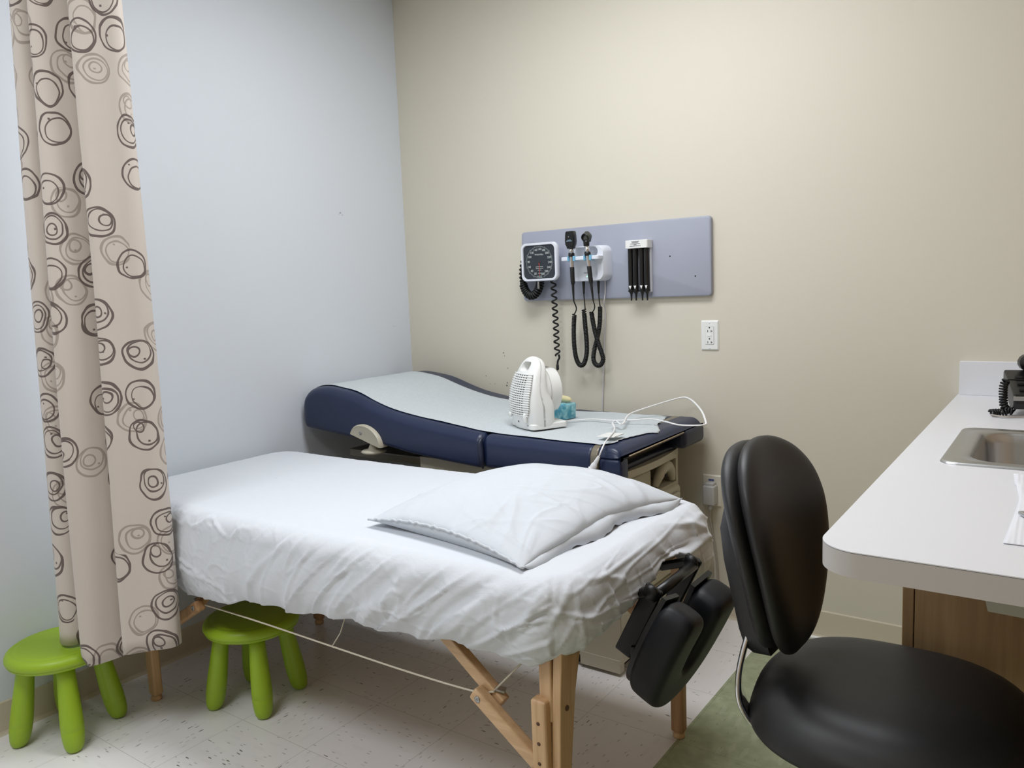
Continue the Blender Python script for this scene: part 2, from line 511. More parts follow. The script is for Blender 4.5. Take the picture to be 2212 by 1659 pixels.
# ------------------------------------------------------------------ privacy curtain
def curtain():
    O = Vector((.2, -1.891, 0)); S = Vector((.81, .58, 0)); D = Vector((-.58, .81, 0))
    plan = [(.000, .085), (.006, .045), (.020, .010), (.042, -.010), (.072, -.010), (.100, .010), (.124, .045), (.140, .085),
            (.128, .105), (.112, .075), (.110, .020), (.113, -.032), (.128, -.052), (.158, -.048), (.192, -.026), (.225, .004), (.252, .045), (.272, .092),
            (.258, .104), (.246, .065), (.246, .010), (.249, -.034), (.264, -.050), (.300, -.040), (.340, -.030), (.376, -.026), (.400, -.012), (.405, .010)]
    P = catmull([(a, b, 0) for a, b in plan], 9)
    L = [0]
    for a, b in zip(P, P[1:]): L.append(L[-1] + (b - a).length)
    tot = L[-1]
    nz = 64
    bm = bmesh.new(); uvl = bm.loops.layers.uv.new('UVMap')
    V = []
    def hem(u):
        return interp([(0, .315), (.2, .3035), (.33, .318), (.42, .315), (.46, .262), (.56, .268), (.66, .300), (.72, .31), (.78, .298), (1, .302)], u)
    for i, p in enumerate(P):
        u = L[i] / tot; row = []
        for j in range(nz):
            k = j / (nz - 1)
            zb = hem(u); z = zb + (RZ - zb) * k
            t = min(1, (z - .3) / 1.9)
            sc = 1 - .17 * t; off = .068 * t
            s = p.x * sc + off; dd = p.y * (1 - .15 * t) + .012 * math.sin(2.2 * z + 5 * u) * (1 - k) + .004 * noise.noise(Vector((u * 9, z * 2.5, 0)))
            # folds at the upper left gather into narrower pleats
            s += .006 * t * math.sin(u * 22)
            w = O + S * s + D * dd; w.z = z
            row.append((bm.verts.new(w), u * tot, z))
        V.append(row)
    for i in range(len(P) - 1):
        for j in range(nz - 1):
            q = (V[i][j], V[i + 1][j], V[i + 1][j + 1], V[i][j + 1])
            f = bm.faces.new([a[0] for a in q])
            for lp, a in zip(f.loops, q): lp[uvl].uv = (a[1], a[2])
    o = obj('privacy_curtain', bm, M_curtain)
    so = o.modifiers.new('solid', 'SOLIDIFY'); so.thickness = .0025
    tag(o, 'beige privacy curtain printed with brown rings hanging gathered by white wall', 'curtain')
    # stitched hem, a part of the curtain
    pts = []
    for i, p in enumerate(P):
        pass
    return o
curtain()

# ------------------------------------------------------------------ green stools
def stool():
    t = thing('child_stool', 'lime green plastic stool half under the curtain hem', 'stool', (.168, -1.843, 0), math.radians(24), 'green stools on the floor')
    seat = [(0, .298), (.118, .298), (.126, .2975), (.130, .2955), (.134, .2965), (.142, .2955), (.150, .290), (.1545, .281), (.155, .272), (.1515, .2665), (.1505, .2655), (.1515, .2645), (.148, .258), (.138, .253), (.12, .251), (0, .251)]
    obj('seat', lathe(seat, 64), M_lime, t, world=False, angle=50)
    for k in range(4):
        a = math.radians(45 + 90 * k)
        top = Vector((.098 * math.cos(a), .098 * math.sin(a), .256)); bot = Vector((.139 * math.cos(a), .139 * math.sin(a), 0))
        prof = [(0, 0), (.012, .0006), (.019, .004), (.0245, .011), (.028, .022), (.0302, .036), (.0315, .052), (.0322, .066), (.0316, .0675), (.0322, .069), (.0322, .085), (.031, .12), (.0285, .17), (.0258, .22), (.0245, .256), (0, .256)]
        bm = bmesh.new(); rings = []
        seg = 28
        for r, z in prof:
            c = bot.lerp(top, z / .256); c.z = z
            rings.append([(c.x + max(r, .0005) * math.cos(2 * PI * q / seg), c.y + max(r, .0005) * math.sin(2 * PI * q / seg), z) for q in range(seg)])
        bm.free()
        obj('leg', loft(rings), M_lime, t, world=False)
    return t
st = stool()
dup(st, (.517, -1.397, 0), math.radians(15.5), 'lime green plastic stool standing under the massage table')

# ------------------------------------------------------------------ massage table
TX0, TX1, TY0, TY1, TZ = .05, 1.888, -1.61, -.85, .700
def massage_table():
    t = thing('massage_table', 'portable wooden massage table with cable braces under the white sheet', 'massage table', (.98, -1.23, 0))
    mcx, mcy = (TX0 + TX1) / 2, (TY0 + TY1) / 2
    bmm = loft([[(x, y, z) for x, y in rrect(TX1 - TX0 - 2 * e, TY1 - TY0 - 2 * e, .095, 10, mcx, mcy)] for z, e in ((.636, .006), (.645, 0), (.672, 0), (.690, .010), (TZ, .030))])
    obj('mattress', bmm, M_black_vinyl, t, angle=50)
    obj('frame', box(TX0 + .05, TX1 - .05, TY0 + .045, TY1 - .045, .580, .6355, .004), M_beech_x, t, smooth=False)
    for (x, y, sx, sy) in ((1.842, -1.555, 1, -1), (1.842, -.905, 1, 1), (.175, -1.555, -1, -1), (.175, -.905, -1, 1)):
        # broad tapered upper board
        rings = []
        for z, w, dx in ((.20, .044, -.016), (.30, .050, -.012), (.45, .062, -.006), (.55, .080, 0), (.632, .092, .004)):
            yo = y - sy * .008
            edge = y + sy * .028
            y0, y1 = sorted((edge, edge - sy * w))
            xc = x + sx * dx
            rings.append([(xc - .011, y0, z), (xc + .011, y0, z), (xc + .011, y1, z), (xc - .011, y1, z)])
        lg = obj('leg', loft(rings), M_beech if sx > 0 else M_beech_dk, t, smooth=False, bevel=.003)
        # narrow upper post and the drilled extension with its foot
        xo = x - sx * .033
        obj('leg_post', box(xo - .016, xo + .016, y + sy * .016 - .013, y + sy * .016 + .013, .40, .632, .004), M_beech, lg, smooth=False)
        xe = x - sx * .043
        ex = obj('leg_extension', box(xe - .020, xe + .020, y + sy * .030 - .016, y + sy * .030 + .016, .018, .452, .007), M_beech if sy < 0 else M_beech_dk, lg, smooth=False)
        obj('foot', lathe([(0, 0), (.016, 0), (.018, .003), (.018, .010), (.013, .0185), (0, .0185)], 20, (xe, y + sy * .030, 0)), M_beech, lg)
        yf = y - sy * .0 + (-.0475 if sy < 0 else -.0 - .0 + .0)
        yface = y + sy * .030 - .0161
        for zz in (.40, .354, .308):
            obj('adjustment_hole', lathe([(0, 0), (.0042, 0), (.0042, .0008), (0, .0008)], 14, (xe, yface, zz), (0, -1, 0)), M_hole, lg)
        if sx > 0:
            for zz in (.43, .345):
                obj('bolt', lathe([(0, 0), (.006, 0), (.006, .002), (0, .002)], 14, (x + .0005 - .012 * (.45 - zz) / .15 + .006, y - .004, zz), (1, 0, 0)), M_hole, lg)
    for (sx, sy) in ((1, -1), (1, 1), (-1, -1), (-1, 1)):
        y = -1.585 if sy < 0 else -.90
        yi = y - sy * .030
        if sx > 0:
            a, b, c = (1.40, .600), (1.665, .398), (1.625, .412)
            d = (1.778, .3045)
        else:
            a, b, c = (.66, .46), (.50, .378), (.535, .395)
            d = (.19, .20); a = (.64, .585); b = (.475, .372); c = (.52, .392)
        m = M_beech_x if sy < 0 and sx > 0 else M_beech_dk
        ub = obj('upper_brace', bar((a[0], yi, a[1]), (b[0], yi, b[1]), .026, .030, bev=.004, ext=.012), m, t, smooth=False)
        lb = obj('lower_brace', bar((c[0], y, c[1]), (d[0], y, d[1]), .030, .034, bev=.007, ext=.012), m, t, smooth=False)
        obj('brace_screw', lathe([(0, 0), (.008, 0), (.0075, .0016), (.003, .0018), (.0028, .0008), (0, .0008)], 18, (c[0] + .008 * sx, y + sy * .0151 if sy < 0 else y - .0151, c[1] - .004), (0, -1, 0)), M_bolt, lb)
        obj('hinge', bar((b[0] - .012, yi - .004, b[1] + .024), (b[0] + .012, yi + .006, b[1] + .020), .020, .007, bev=.002), M_bolt, ub)
    for y, nm in ((-1.57, 0), (-.915, 1)):
        cable = catmull([(.49, y, .392), (.80, y, .397), (1.12, y, .397), (1.40, y, .398), (1.60, y, .405), (1.66, y, .420)], 6)
        cb = obj('support_cable', tube(cable, .0026, 6), M_rope, t)
        obj('cable_hanger', tube([(1.115, y, .399), (1.145, y + .004, .44), (1.20, y + .01, .566)], .0016, 6), M_rope, cb)
        obj('cable_hanger', tube([(1.655, y, .418), (1.70, y + .002, .467), (1.80, y + .006, .575)], .0022, 6), M_rope, cb)
    return t
massage_table()

# ------------------------------------------------------------------ bed sheet
def sheet():
    """cloth laid over the mattress: a flat pattern wrapped over the edges and hung to a hem"""
    r = .055                               # edge rounding radius
    zt = TZ + .012
    x0, x1, y0, y1 = TX0 - .012, TX1 + .015, TY0 - .014, TY1 + .014
    rc = .115                              # corner radius in plan
    ix0, ix1, iy0, iy1 = x0 + rc, x1 - rc, y0 + rc, y1 - rc
    def perim(x, y):
        """nearest point on the inset rect, outward direction"""
        cx = min(max(x, ix0), ix1); cy = min(max(y, iy0), iy1)
        return cx, cy, x - cx, y - cy
    def drop_len(cx, cy, nx, ny, px, py):
        """how far down the hem hangs here, from the top"""
        near = max(0, -ny); far = max(0, ny); right = max(0, nx); left = max(0, -nx)
        zn = ismooth([(-.1, .56), (.40, .50), (.46, .425), (.55, .437), (.62, .438), (.80, .463), (1.0, .487), (1.2, .500), (1.47, .520), (1.75, .533), (1.9, .55)], px)
        zn += .006 * math.sin(px * 17) + .004 * math.sin(px * 41 + 1)
        zr = ismooth([(-1.7, .55), (-1.55, .556), (-1.40, .566), (-1.28, .600), (-1.20, .640), (-1.165, .662), (-1.12, .652), (-1.05, .60), (-.97, .535), (-.9, .52), (-.8, .52)], py)
        zf, zl = .55, .54
        w = near ** 2 + far ** 2 + right ** 2 + left ** 2 + 1e-9
        return (zn * near ** 2 + zr * right ** 2 + zf * far ** 2 + zl * left ** 2) / w
    def ridged(v):
        return 1 - abs(noise.noise(v)) * 2
    NU, NR = 860, 84
    # rows: top centre grid is made by rings shrinking to the middle line
    bm = bmesh.new()
    # perimeter walk
    per = []
    W, H = ix1 - ix0, iy1 - iy0
    tot = 2 * (W + H) + 2 * PI * rc
    for i in range(NU):
        s = tot * i / NU
        segs = [('l', (ix0, iy0), (1, 0), W, (0, -1)), ('c', (ix1, iy0), -90, rc), ('l', (ix1, iy0), (0, 1), H, (1, 0)), ('c', (ix1, iy1), 0, rc),
                ('l', (ix1, iy1), (-1, 0), W, (0, 1)), ('c', (ix0, iy1), 90, rc), ('l', (ix0, iy1), (0, -1), H, (-1, 0)), ('c', (ix0, iy0), 180, rc)]
        for sg in segs:
            ln = sg[3] if sg[0] == 'l' else PI / 2 * rc
            if s <= ln or sg is segs[-1]:
                if sg[0] == 'l':
                    c = (sg[1][0] + sg[2][0] * s, sg[1][1] + sg[2][1] * s); n = sg[4]
                else:
                    a = math.radians(sg[2]) + s / rc; c = sg[1]; n = (math.cos(a), math.sin(a))
                per.append((c, n, tot * i / NU)); break
            s -= ln
    def wr(px, py, pz, s, k, nx, ny):
        """wrinkle height (metres) at a point; k: 0 on top .. 1 at hem"""
        side = sstep(.02, .35, k)
        near = max(0, -ny); right = max(0, nx)
        h = 0
        # long soft folds running down the side, leaning towards the right end
        lean = .35 + 1.0 * sstep(.6, 1.3, px)
        a = px + lean * (zt - pz) * (1 if near > .5 else 0) + (py * 1.2 + .5 * pz if right > .5 else 0)
        q = Vector((a * 5.5, (zt - pz) * .8, 3.3))
        h += side * (.009 + .007 * sstep(.8, 1.3, px)) * (noise.noise(q) + .55 * noise.noise(q * 2.4))
        def crease(v, wd): return max(0, 1 - abs(noise.noise(v)) / wd) ** 1.4
        # crisp creases: long ones along the folds, crumpled ones criss-crossing
        h += side * .0062 * crease(Vector((a * 7, (zt - pz) * 2.2, 7.7)), .13)
        h += side * .0045 * crease(Vector((a * 12, (zt - pz) * 3.2, 27.7)), .12)
        crum = 1 if px < .75 else .25 + .75 * sstep(.0, .3, noise.noise(Vector((px * 3.0, pz * 3, 9))))
        side2 = sstep(.04, .2, k)
        h += side2 * .0054 * crum * crease(Vector((px * 9 + pz * 8, pz * 7 - px * 4, 1.3 + py * 3)), .11)
        h += side2 * .0048 * crum * crease(Vector((px * 10 - pz * 11, pz * 8 + px * 5, 4.3 + py * 3)), .10)
        h += side2 * .0027 * crum * crease(Vector((px * 24 - pz * 9, pz * 22 + px * 8, 14.3 + py * 3)), .14)
        # faint cross ripples on the top
        top = 1 - sstep(0, .2, k)
        h += top * .0008 * noise.noise(Vector((px * 6 + py * 10, py * 42 - px * 12, 2)))
        return h
    rings = []
    for (c, n, s) in per:
        col = []
        bx, by = c[0] + n[0] * (rc - r), c[1] + n[1] * (rc - r)     # start of the roll-over
        hemz = drop_len(c[0], c[1], n[0], n[1], c[0] + n[0] * rc, c[1] + n[1] * rc)
        hang = max(.01, zt - r - hemz)
        arc = r * PI / 2
        for j in range(NR):
            q = j / (NR - 1)
            if q < .22:
                # on top: from the middle line out to the start of the roll
                f = q / .22; f = f ** .8
                mx = min(max(bx, x0 + .38), x1 - .38); my = (y0 + y1) / 2
                x = mx + (bx - mx) * f; y = my + (by - my) * f; z = zt; nn = Vector((0, 0, 1)); k = 0
                k = .03 * f
            else:
                d = (q - .22) / .78 * (arc + hang)
                if d < arc:
                    a = d / r
                    x = bx + n[0] * r * math.sin(a); y = by + n[1] * r * math.sin(a); z = zt - r + r * math.cos(a)
                    nn = Vector((n[0] * math.sin(a), n[1] * math.sin(a), math.cos(a))); k = .03 + .27 * d / arc
                else:
                    g = (d - arc); fr = g / hang
                    bulge = .010 * math.sin(fr * PI * .8) - .034 * fr ** 3 * (1 if n[1] < .2 else .2)
                    if n[0] > .5 and -1.2 < by < -.9: bulge += .022 * fr * sstep(-1.2, -1.08, by)
                    x = bx + n[0] * (r + bulge); y = by + n[1] * (r + bulge); z = zt - r - g
                    nn = Vector((n[0], n[1], 0)); k = .3 + .7 * fr
            z += .012 * sstep(.3, 1.9, x) * (1 if q < .22 else max(0, 1 - max(0, (q - .22)) * 2.0))
            h = wr(x, y, z, s, k, n[0], n[1])
            p = Vector((x, y, z)) + nn * h
            col.append(p)
        rings.append(col)
    V = [[bm.verts.new(p) for p in col] for col in rings]
    for i in range(NU):
        a, b = V[i], V[(i + 1) % NU]
        for j in range(NR - 1):
            bm.faces.new((a[j], b[j], b[j + 1], a[j + 1]))
    bmesh.ops.remove_doubles(bm, verts=[c[0] for c in V], dist=.012)
    o = obj('bed_sheet', bm, M_sheet)
    so = o.modifiers.new('solid', 'SOLIDIFY'); so.thickness = .0018; so.offset = 1
    tag(o, 'rumpled white cotton sheet covering the massage table and hanging over its edges', 'bed sheet')
sheet()

# ------------------------------------------------------------------ pillow
def pillow():
    t = thing('pillow', 'plump white pillow lying on the right end of the massage table', 'pillow', (1.53, -1.22, TZ + .02))
    A, B, C, D = Vector((1.205, -1.495, .742)), Vector((1.760, -1.580, .735)), Vector((1.845, -.930, .742)), Vector((1.27, -.875, .742))
    n = 150
    def surf(u, v, top):
        """u,v in -1..1"""
        # pinched outline: edges bow inwards a little between the corner tips
        uu = u * (1 - (.05 if u < 0 else .085 + .03 * math.sin(v * 5 + .6)) * (1 - v * v) * abs(u)); vv = v * (1 - .05 * (1 - u * u) * abs(v))
        a, b = (uu + 1) / 2, (vv + 1) / 2
        p = A * (1 - a) * (1 - b) + B * a * (1 - b) + C * a * b + D * (1 - a) * b
        e = max(0, (1 - u * u)) ** .55 * max(0, (1 - v * v)) ** .55
        e = min(1.0, e * 1.05)
        p.z += .026 * (1 - u * u * v * v) - .004
        skew = 1 + .22 * (v * .8 - u * .1)
        px, py = p.x, p.y
        fold = 0
        edge = max(abs(u), abs(v))
        q = Vector((px * 9 + py * 5, py * 8 - px * 7, 5.1))
        fold += .005 * noise.noise(q) * sstep(.1, .9, edge)
        # creases fanning from the near corner and along the hem side
        def cr(v, wd): return max(0, 1 - abs(noise.noise(v)) / wd) ** 1.5
        reg = sstep(-.15, .8, u * .75 + .3 * (1 - v) * sstep(-.6, .3, u)) * sstep(.15, .7, edge)
        # creases fanning out of the near corner, and others running in from the open end
        a1 = math.atan2(py - B.y, px - B.x); r1 = math.hypot(px - B.x, py - B.y)
        body = sstep(0, .25, e)
        fold += .006 * noise.noise(Vector((px * 4.5, py * 4.5, 1.7)))
        fold += .0075 * body * math.exp(-r1 / .22) * cr(Vector((a1 * 3.4, r1 * 2.0, 7.2)), .2)
        fold += .0065 * body * sstep(-.1, .85, u) * cr(Vector((py * 8.5 + px * 3, px * 2.2 - py * .8, 4.4)), .17)
        fold += .0040 * body * sstep(-.3, .7, u) * cr(Vector((py * 13 - px * 7, px * 5 + py * 2, 14.4)), .12)
        fold += .0035 * body * sstep(-.2, .5, -v) * cr(Vector((px * 12 + py * 5, py * 4, 24.4)), .14)
        # pulled gathers running in from the near seam
        fold += .005 * sstep(.35, 1, -v) * noise.noise(Vector((px * 34 + py * 12, py * 4, 11)))
        if top:
            return p + Vector((0, 0, .064 * e * skew + fold * e ** .4))
        return p + Vector((0, 0, -.046 * min(1, e * 2.2) + .3 * fold * e))
    bm = bmesh.new()
    T = [[bm.verts.new(surf(-1 + 2 * i / (n - 1), -1 + 2 * j / (n - 1), True)) for j in range(n)] for i in range(n)]
    Bt = [[bm.verts.new(surf(-1 + 2 * i / (n - 1), -1 + 2 * j / (n - 1), False)) for j in range(n)] for i in range(n)]
    for i in range(n - 1):
        for j in range(n - 1):
            bm.faces.new((T[i][j], T[i + 1][j], T[i + 1][j + 1], T[i][j + 1]))
            bm.faces.new((Bt[i][j], Bt[i][j + 1], Bt[i + 1][j + 1], Bt[i + 1][j]))
    bmesh.ops.remove_doubles(bm, verts=bm.verts, dist=.0003)
    obj('pillowcase', bm, M_pillow, t)
    # seam along the near side and open hem with a stitched line on the right side
    def edge_pts(f, k=60): return [f(-1 + 2 * i / k) for i in range(k + 1)]
    sm = []
    for i in range(81):
        u = -1 + 2 * i / 80
        p = surf(u, -1, True); p.z += .003 + .0025 * math.sin(i * 1.7) * math.sin(i * .31); p.y -= .001
        sm.append(p)
    obj('seam', tube(sm, .0032, 6), M_pillow, t)
    hm = bmesh.new(); rows = []
    for i in range(81):
        v = -1 + 2 * i / 80
        a = surf(1, v, True); wv = .004 * math.sin(i * .33) + .003 * math.sin(i * .9)
        out = Vector((.016 + .010 * math.sin(i * .19 + 1), .0, -.030 + wv)) * (1 - v ** 6)
        if abs(v) > .96: out *= .3
        rows.append([hm.verts.new(a + Vector((-.004, 0, .002))), hm.verts.new(a + out * .5 + Vector((0, 0, .004))), hm.verts.new(a + out)])
    for r1, r2 in zip(rows, rows[1:]):
        for k in range(2): hm.faces.new((r1[k], r2[k], r2[k + 1], r1[k + 1]))
    h = obj('hem', hm, M_pillow, t)
    so = h.modifiers.new('solid', 'SOLIDIFY'); so.thickness = .003
pillow()

# ------------------------------------------------------------------ face cradle
def face_cradle():
    t = thing('face_cradle', 'black padded horseshoe face rest hanging from the massage table end', 'face rest', (1.95, -1.22, .62))
    # plane of the pad: centre, up axis leaning out at the top, outward normal
    Cn = Vector((1.941, -1.253, .503)); up = Vector((.43, .04, .90)).normalized(); out = Vector((.90, -.06, -.43)).normalized()
    side = up.cross(out).normalized()
    if side.y > 0: side = -side                     # +side towards the camera side (near arm)
    def W(a, b, c): return Cn + side * a + up * b + out * c
    # horseshoe centre line: near arm top -> round the bottom -> far arm top
    path = [(a * .93, b * .93 + .004) for a, b in [(.088, .135), (.100, .07), (.098, 0), (.082, -.065), (.045, -.105), (0, -.118), (-.045, -.105), (-.082, -.065), (-.098, 0), (-.100, .07), (-.088, .135)]]
    P = catmull([(a, b, 0) for a, b in path], 8)
    prof = []
    n = len(P)
    rings = []
    for i, p in enumerate(P):
        tg = (P[min(i + 1, n - 1)] - P[max(0, i - 1)]).normalized(); nr = Vector((-tg.y, tg.x, 0))
        k = i / (n - 1); endf = min(1, min(k, 1 - k) * 14)
        w = .056 * (.55 + .45 * math.sqrt(max(0, 1 - (1 - endf) ** 2))); th = .043 * (.6 + .4 * math.sqrt(max(0, 1 - (1 - endf) ** 2)))
        ring = []
        for a, c in rrect(2 * w, 2 * th, .022, 4):
            q = p + nr * a
            ring.append(W(q.x, q.y, c + .040))
        rings.append(ring)
    pad_m = mat('dark_blue_black_vinyl', (15, 16, 22), .5, spec=.35, bump=.05, bscale=400, bdist=.0005)
    obj('face_pad', loft(rings), pad_m, t, sub=1)
    # backing board under the pad
    rings = []
    for i, p in enumerate(P):
        tg = (P[min(i + 1, n - 1)] - P[max(0, i - 1)]).normalized(); nr = Vector((-tg.y, tg.x, 0))
        rings.append([W((p + nr * a).x, (p + nr * a).y, c) for a, c in ((-.043, -.012), (.043, -.012), (.043, .0), (-.043, .0))])
    obj('backing_board', loft(rings), M_black_gloss, t, smooth=False)
    # hinged aluminium frame: two arms, cross bar, sockets into the table end
    for s in (1, -1):
        a = Vector((1.945, -1.215 - s * .115, .632)); b = a + Vector((-.070, -.012, -.150))
        arm = obj('arm', bar(a, b, .012, .044, up=(1, 0, 0), bev=.005, ext=.012), M_black_gloss, t, smooth=False)
        obj('pivot_knob', lathe([(0, 0), (.017, 0), (.019, .004), (.017, .010), (0, .010)], 20, a + Vector((0, -.007, 0)), (0, -1, 0)), M_black_gloss, arm)
        obj('post', bar(a + Vector((.0, 0, 0)), a + Vector((-.09, 0, -.03)), .022, .022, bev=.006), M_black_gloss, t, smooth=False)
    obj('cross_bar', tube([(1.950, -1.345, .624), (1.950, -1.085, .624)], .013, 12), M_black_gloss, t)
    obj('lower_bracket', bar(W(.10, -.04, -.022), W(-.10, -.04, -.022), .03, .012, up=(1, 0, 0), bev=.003), M_black_gloss, t, smooth=False)
face_cradle()

# ------------------------------------------------------------------ exam table
TOPP = [(.010, .880), (.03, .915), (.067, .944), (.145, .957), (.23, .950), (.317, .936), (.435, .899), (.52, .876), (.659, .853), (.843, .832), (1.0, .816), (1.2, .812), (1.44, .811), (1.56, .808)]
BOTP = [(.010, .800), (.03, .781), (.047, .777), (.278, .757), (.474, .738), (.649, .714), (.967, .692), (1.0, .695), (1.2, .700), (1.56, .706)]
EY0, EY1 = -.722, -.035
def top_z(x): return ismooth(TOPP, x)
def cushion(xa, xb, n, round_a, round_b, y0=EY0, y1=EY1, shrink=0.0, zb_over=None):
    rings = []
    for i in range(n + 1):
        k = i / n; x = xa + (xb - xa) * k
        # cosine spacing close to the ends for the rounded closing
        ea = (x - xa); eb = (xb - x); f = 0
        if round_a and ea < round_a: f = max(f, round_a * (1 - math.sqrt(max(0, 1 - (1 - ea / round_a) ** 2))))
        if round_b and eb < round_b: f = max(f, round_b * (1 - math.sqrt(max(0, 1 - (1 - eb / round_b) ** 2))))
        zt, zb = top_z(x) - f - shrink, (ismooth(BOTP, x) if zb_over is None else zb_over) + f + shrink
        ya, yb = y0 + f + shrink, y1 - f - shrink
        pts = []
        h = zt - zb; w = yb - ya
        rt = min(.040, h * .42); rb = min(.018, h * .3)
        for (cy, cz, r, a0) in ((yb - rt, zt - rt, rt, 0), (ya + rt, zt - rt, rt, 90), (ya + rb, zb + rb, rb, 180), (yb - rb, zb + rb, rb, 270)):
            for q in range(8):
                a = math.radians(a0 + 90 * q / 7)
                pts.append((x, cy + r * math.cos(a), cz + r * math.sin(a)))
        rings.append(pts)
    return loft(rings)
def exam_table():
    t = thing('exam_table', 'navy blue padded medical exam table with beige drawer base against the wall', 'exam table', (.8, -.38, 0))
    bc = obj('backrest_cushion', cushion(.012, .985, 80, .03, .018), M_navy, t)
    sc = obj('seat_cushion', cushion(.988, 1.437, 40, .018, 0), M_navy, t)
    # puckered fold where the two cushions meet
    fold = catmull([(.985, EY0 + .012, .806), (.984, EY0 - .004, .790), (.988, EY0 - .006, .76), (.990, EY0 - .005, .72), (.986, EY0 + .004, .694)], 6)
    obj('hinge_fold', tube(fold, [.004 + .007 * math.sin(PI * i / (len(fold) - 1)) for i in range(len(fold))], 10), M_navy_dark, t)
    obj('trim_strip', cushion(1.4372, 1.462, 6, 0, 0, y0=EY0 - .002, y1=EY1 + .002, shrink=-.001), M_grey_strip, t, label='grey trim strip round the cushion end')
    # foot end: top band, near post, far bumper
    band = []
    for i in range(15):
        x = 1.4625 + (1.545 - 1.4625) * i / 14
        e = max(0, (x - 1.505) / .04); dz = .038 * (1 - math.sqrt(max(0, 1 - e * e)))
        zt = .812 - dz; zb = .776 + .2 * dz
        ring = []
        for (cy, cz, r, a0) in ((EY1 - .030, zt - .022, .022, 0), (EY0 + .030, zt - .022, .022, 90), (EY0 + .006, zb + .004, .004, 180), (EY1 - .006, zb + .004, .004, 270)):
            for q in range(6):
                a = math.radians(a0 + 90 * q / 5); ring.append((x, cy + r * math.cos(a), cz + r * math.sin(a)))
        band.append(ring)
    obj('end_cushion', loft(band), M_navy, t)
    obj('near_post', box(1.463, 1.545, EY0 + .001, EY0 + .062, .700, .778, .014, 4), M_navy, t)
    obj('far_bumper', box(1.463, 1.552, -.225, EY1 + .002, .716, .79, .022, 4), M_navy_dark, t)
    obj('edge_piping', tube([(1.546, EY0 + .06, .778), (1.546, -.225, .781)], .0028, 6), M_tan, t)
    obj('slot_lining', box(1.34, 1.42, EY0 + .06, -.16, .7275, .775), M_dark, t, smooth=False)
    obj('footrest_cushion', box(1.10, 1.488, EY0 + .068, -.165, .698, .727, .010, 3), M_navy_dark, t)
    # beige base
    y0, y1 = -.650, -.160
    body = obj('cabinet_body', box(.62, 1.492, y0, y1, .045, .690), M_beige_met, t, smooth=False)
    body.parent = None
    bm0 = bmesh.new(); bm0.from_mesh(body.data); bm0.transform(root_matrix(t)); bm0.to_mesh(body.data); bm0.free()
    boolean(body, [box(1.25, 1.6, y0 + .022, y1 - .018, .583, .672), box(1.30, 1.6, y0 + .02, y1 - .02, .09, .560)])
    bm0 = bmesh.new(); bm0.from_mesh(body.data); bm0.transform(root_matrix(t).inverted()); bm0.to_mesh(body.data); bm0.free()
    body.parent = t
    for p in body.data.polygons: p.use_smooth = False
    # bowed trim under the footrest
    tr = []
    for i in range(17):
        k = i / 16; y = (y0 - .004) + (y1 - y0 + .008) * k; bow = .022 * math.sin(PI * k)
        x = 1.492 + bow
        tr.append([(x, y, .682), (x, y, .7065), (x - .05, y, .7065), (x - .05, y, .682)])
    obj('front_trim', loft(tr), M_beige_pl, t, smooth=True, angle=40)
    # paper-roll gear in the open shelf
    obj('roll_box', box(1.36, 1.470, -.60, -.345, .585, .660, .008), M_beige_pl, t, smooth=True, angle=40)
    arm = catmull([(1.470, -.318, .588), (1.478, -.300, .625), (1.478, -.262, .650), (1.478, -.222, .648), (1.478, -.194, .618), (1.478, -.186, .588)], 8)
    obj('roll_arm', tube(arm, .0, 14, flat=(.030, .013, (1, 0, 0))) if False else tube(arm, [.012 + .010 * math.sin(PI * i / (len(arm) - 1)) for i in range(len(arm))], 12), M_beige_pl, t)
    obj('roll_pin', lathe([(0, 0), (.006, 0), (.006, .004), (0, .004)], 12, (1.4985, -.285, .628), (1, 0, 0)), M_dark, t)
    # drawers
    for k, (za, zb) in enumerate(((.412, .574), (.245, .405), (.095, .238))):
        d = obj('drawer', box(1.40, 1.508, y0 + .004, y1 - .004, za, zb, .018, 4), M_beige_pl, t)
        obj('drawer_handle', box(1.506, 1.519, y0 + .05, y1 - .035, zb - .078, zb - .022, .010, 3), M_beige_pl, d)
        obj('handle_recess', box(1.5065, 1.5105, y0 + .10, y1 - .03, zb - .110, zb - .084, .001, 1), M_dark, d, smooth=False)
    obj('plinth', box(.66, 1.455, y0 + .03, y1 - .03, .0, .06), M_dark, t, smooth=False)
    obj('kick_panel', box(1.33, 1.488, y0 - .0015, y0 + .03, .012, .06, .002), M_beige_met, t, smooth=False)
    # carriage under the backrest
    obj('lift_frame', box(.16, .64, -.60, -.18, .640, .675, .006), M_grey_strip, t, smooth=False)
    # hinge cover and knob on the near side
    half = [(-.088 + .0, 0)]
    pts = [(.088 * math.cos(a), .062 * math.sin(a)) for a in [PI * i / 18 for i in range(19)]]
    ca, sa = math.cos(-.27), math.sin(-.27)
    def hp(u, w, dep, s=1): return (.405 + (u * ca - w * sa) * s, EY0 - .004 - dep, .752 + (u * sa + w * ca) * s)
    hc = loft([[hp(u, w, -.03) for u, w in pts], [hp(u, w, .006) for u, w in pts], [hp(u, w, .014, .93) for u, w in pts], [hp(u, w, .012, .84) for u, w in pts]])
    h = obj('hinge_cover', hc, M_beige_pl, t, angle=45)
    obj('cover_screw', lathe([(0, 0), (.007, 0), (.0065, .002), (.0025, .0022), (.002, .0008), (0, .0008)], 16, (.385, EY0 - .0162, .782), (0, -1, 0)), M_bolt, h)
    obj('tilt_knob', lathe([(0, -.013), (.02, -.012), (.042, -.007), (.052, 0), (.046, .006), (.022, .011), (.014, .03), (.012, .055), (0, .055)], 28, (.415, -.70, .703)), M_beige_pl, t)
exam_table()

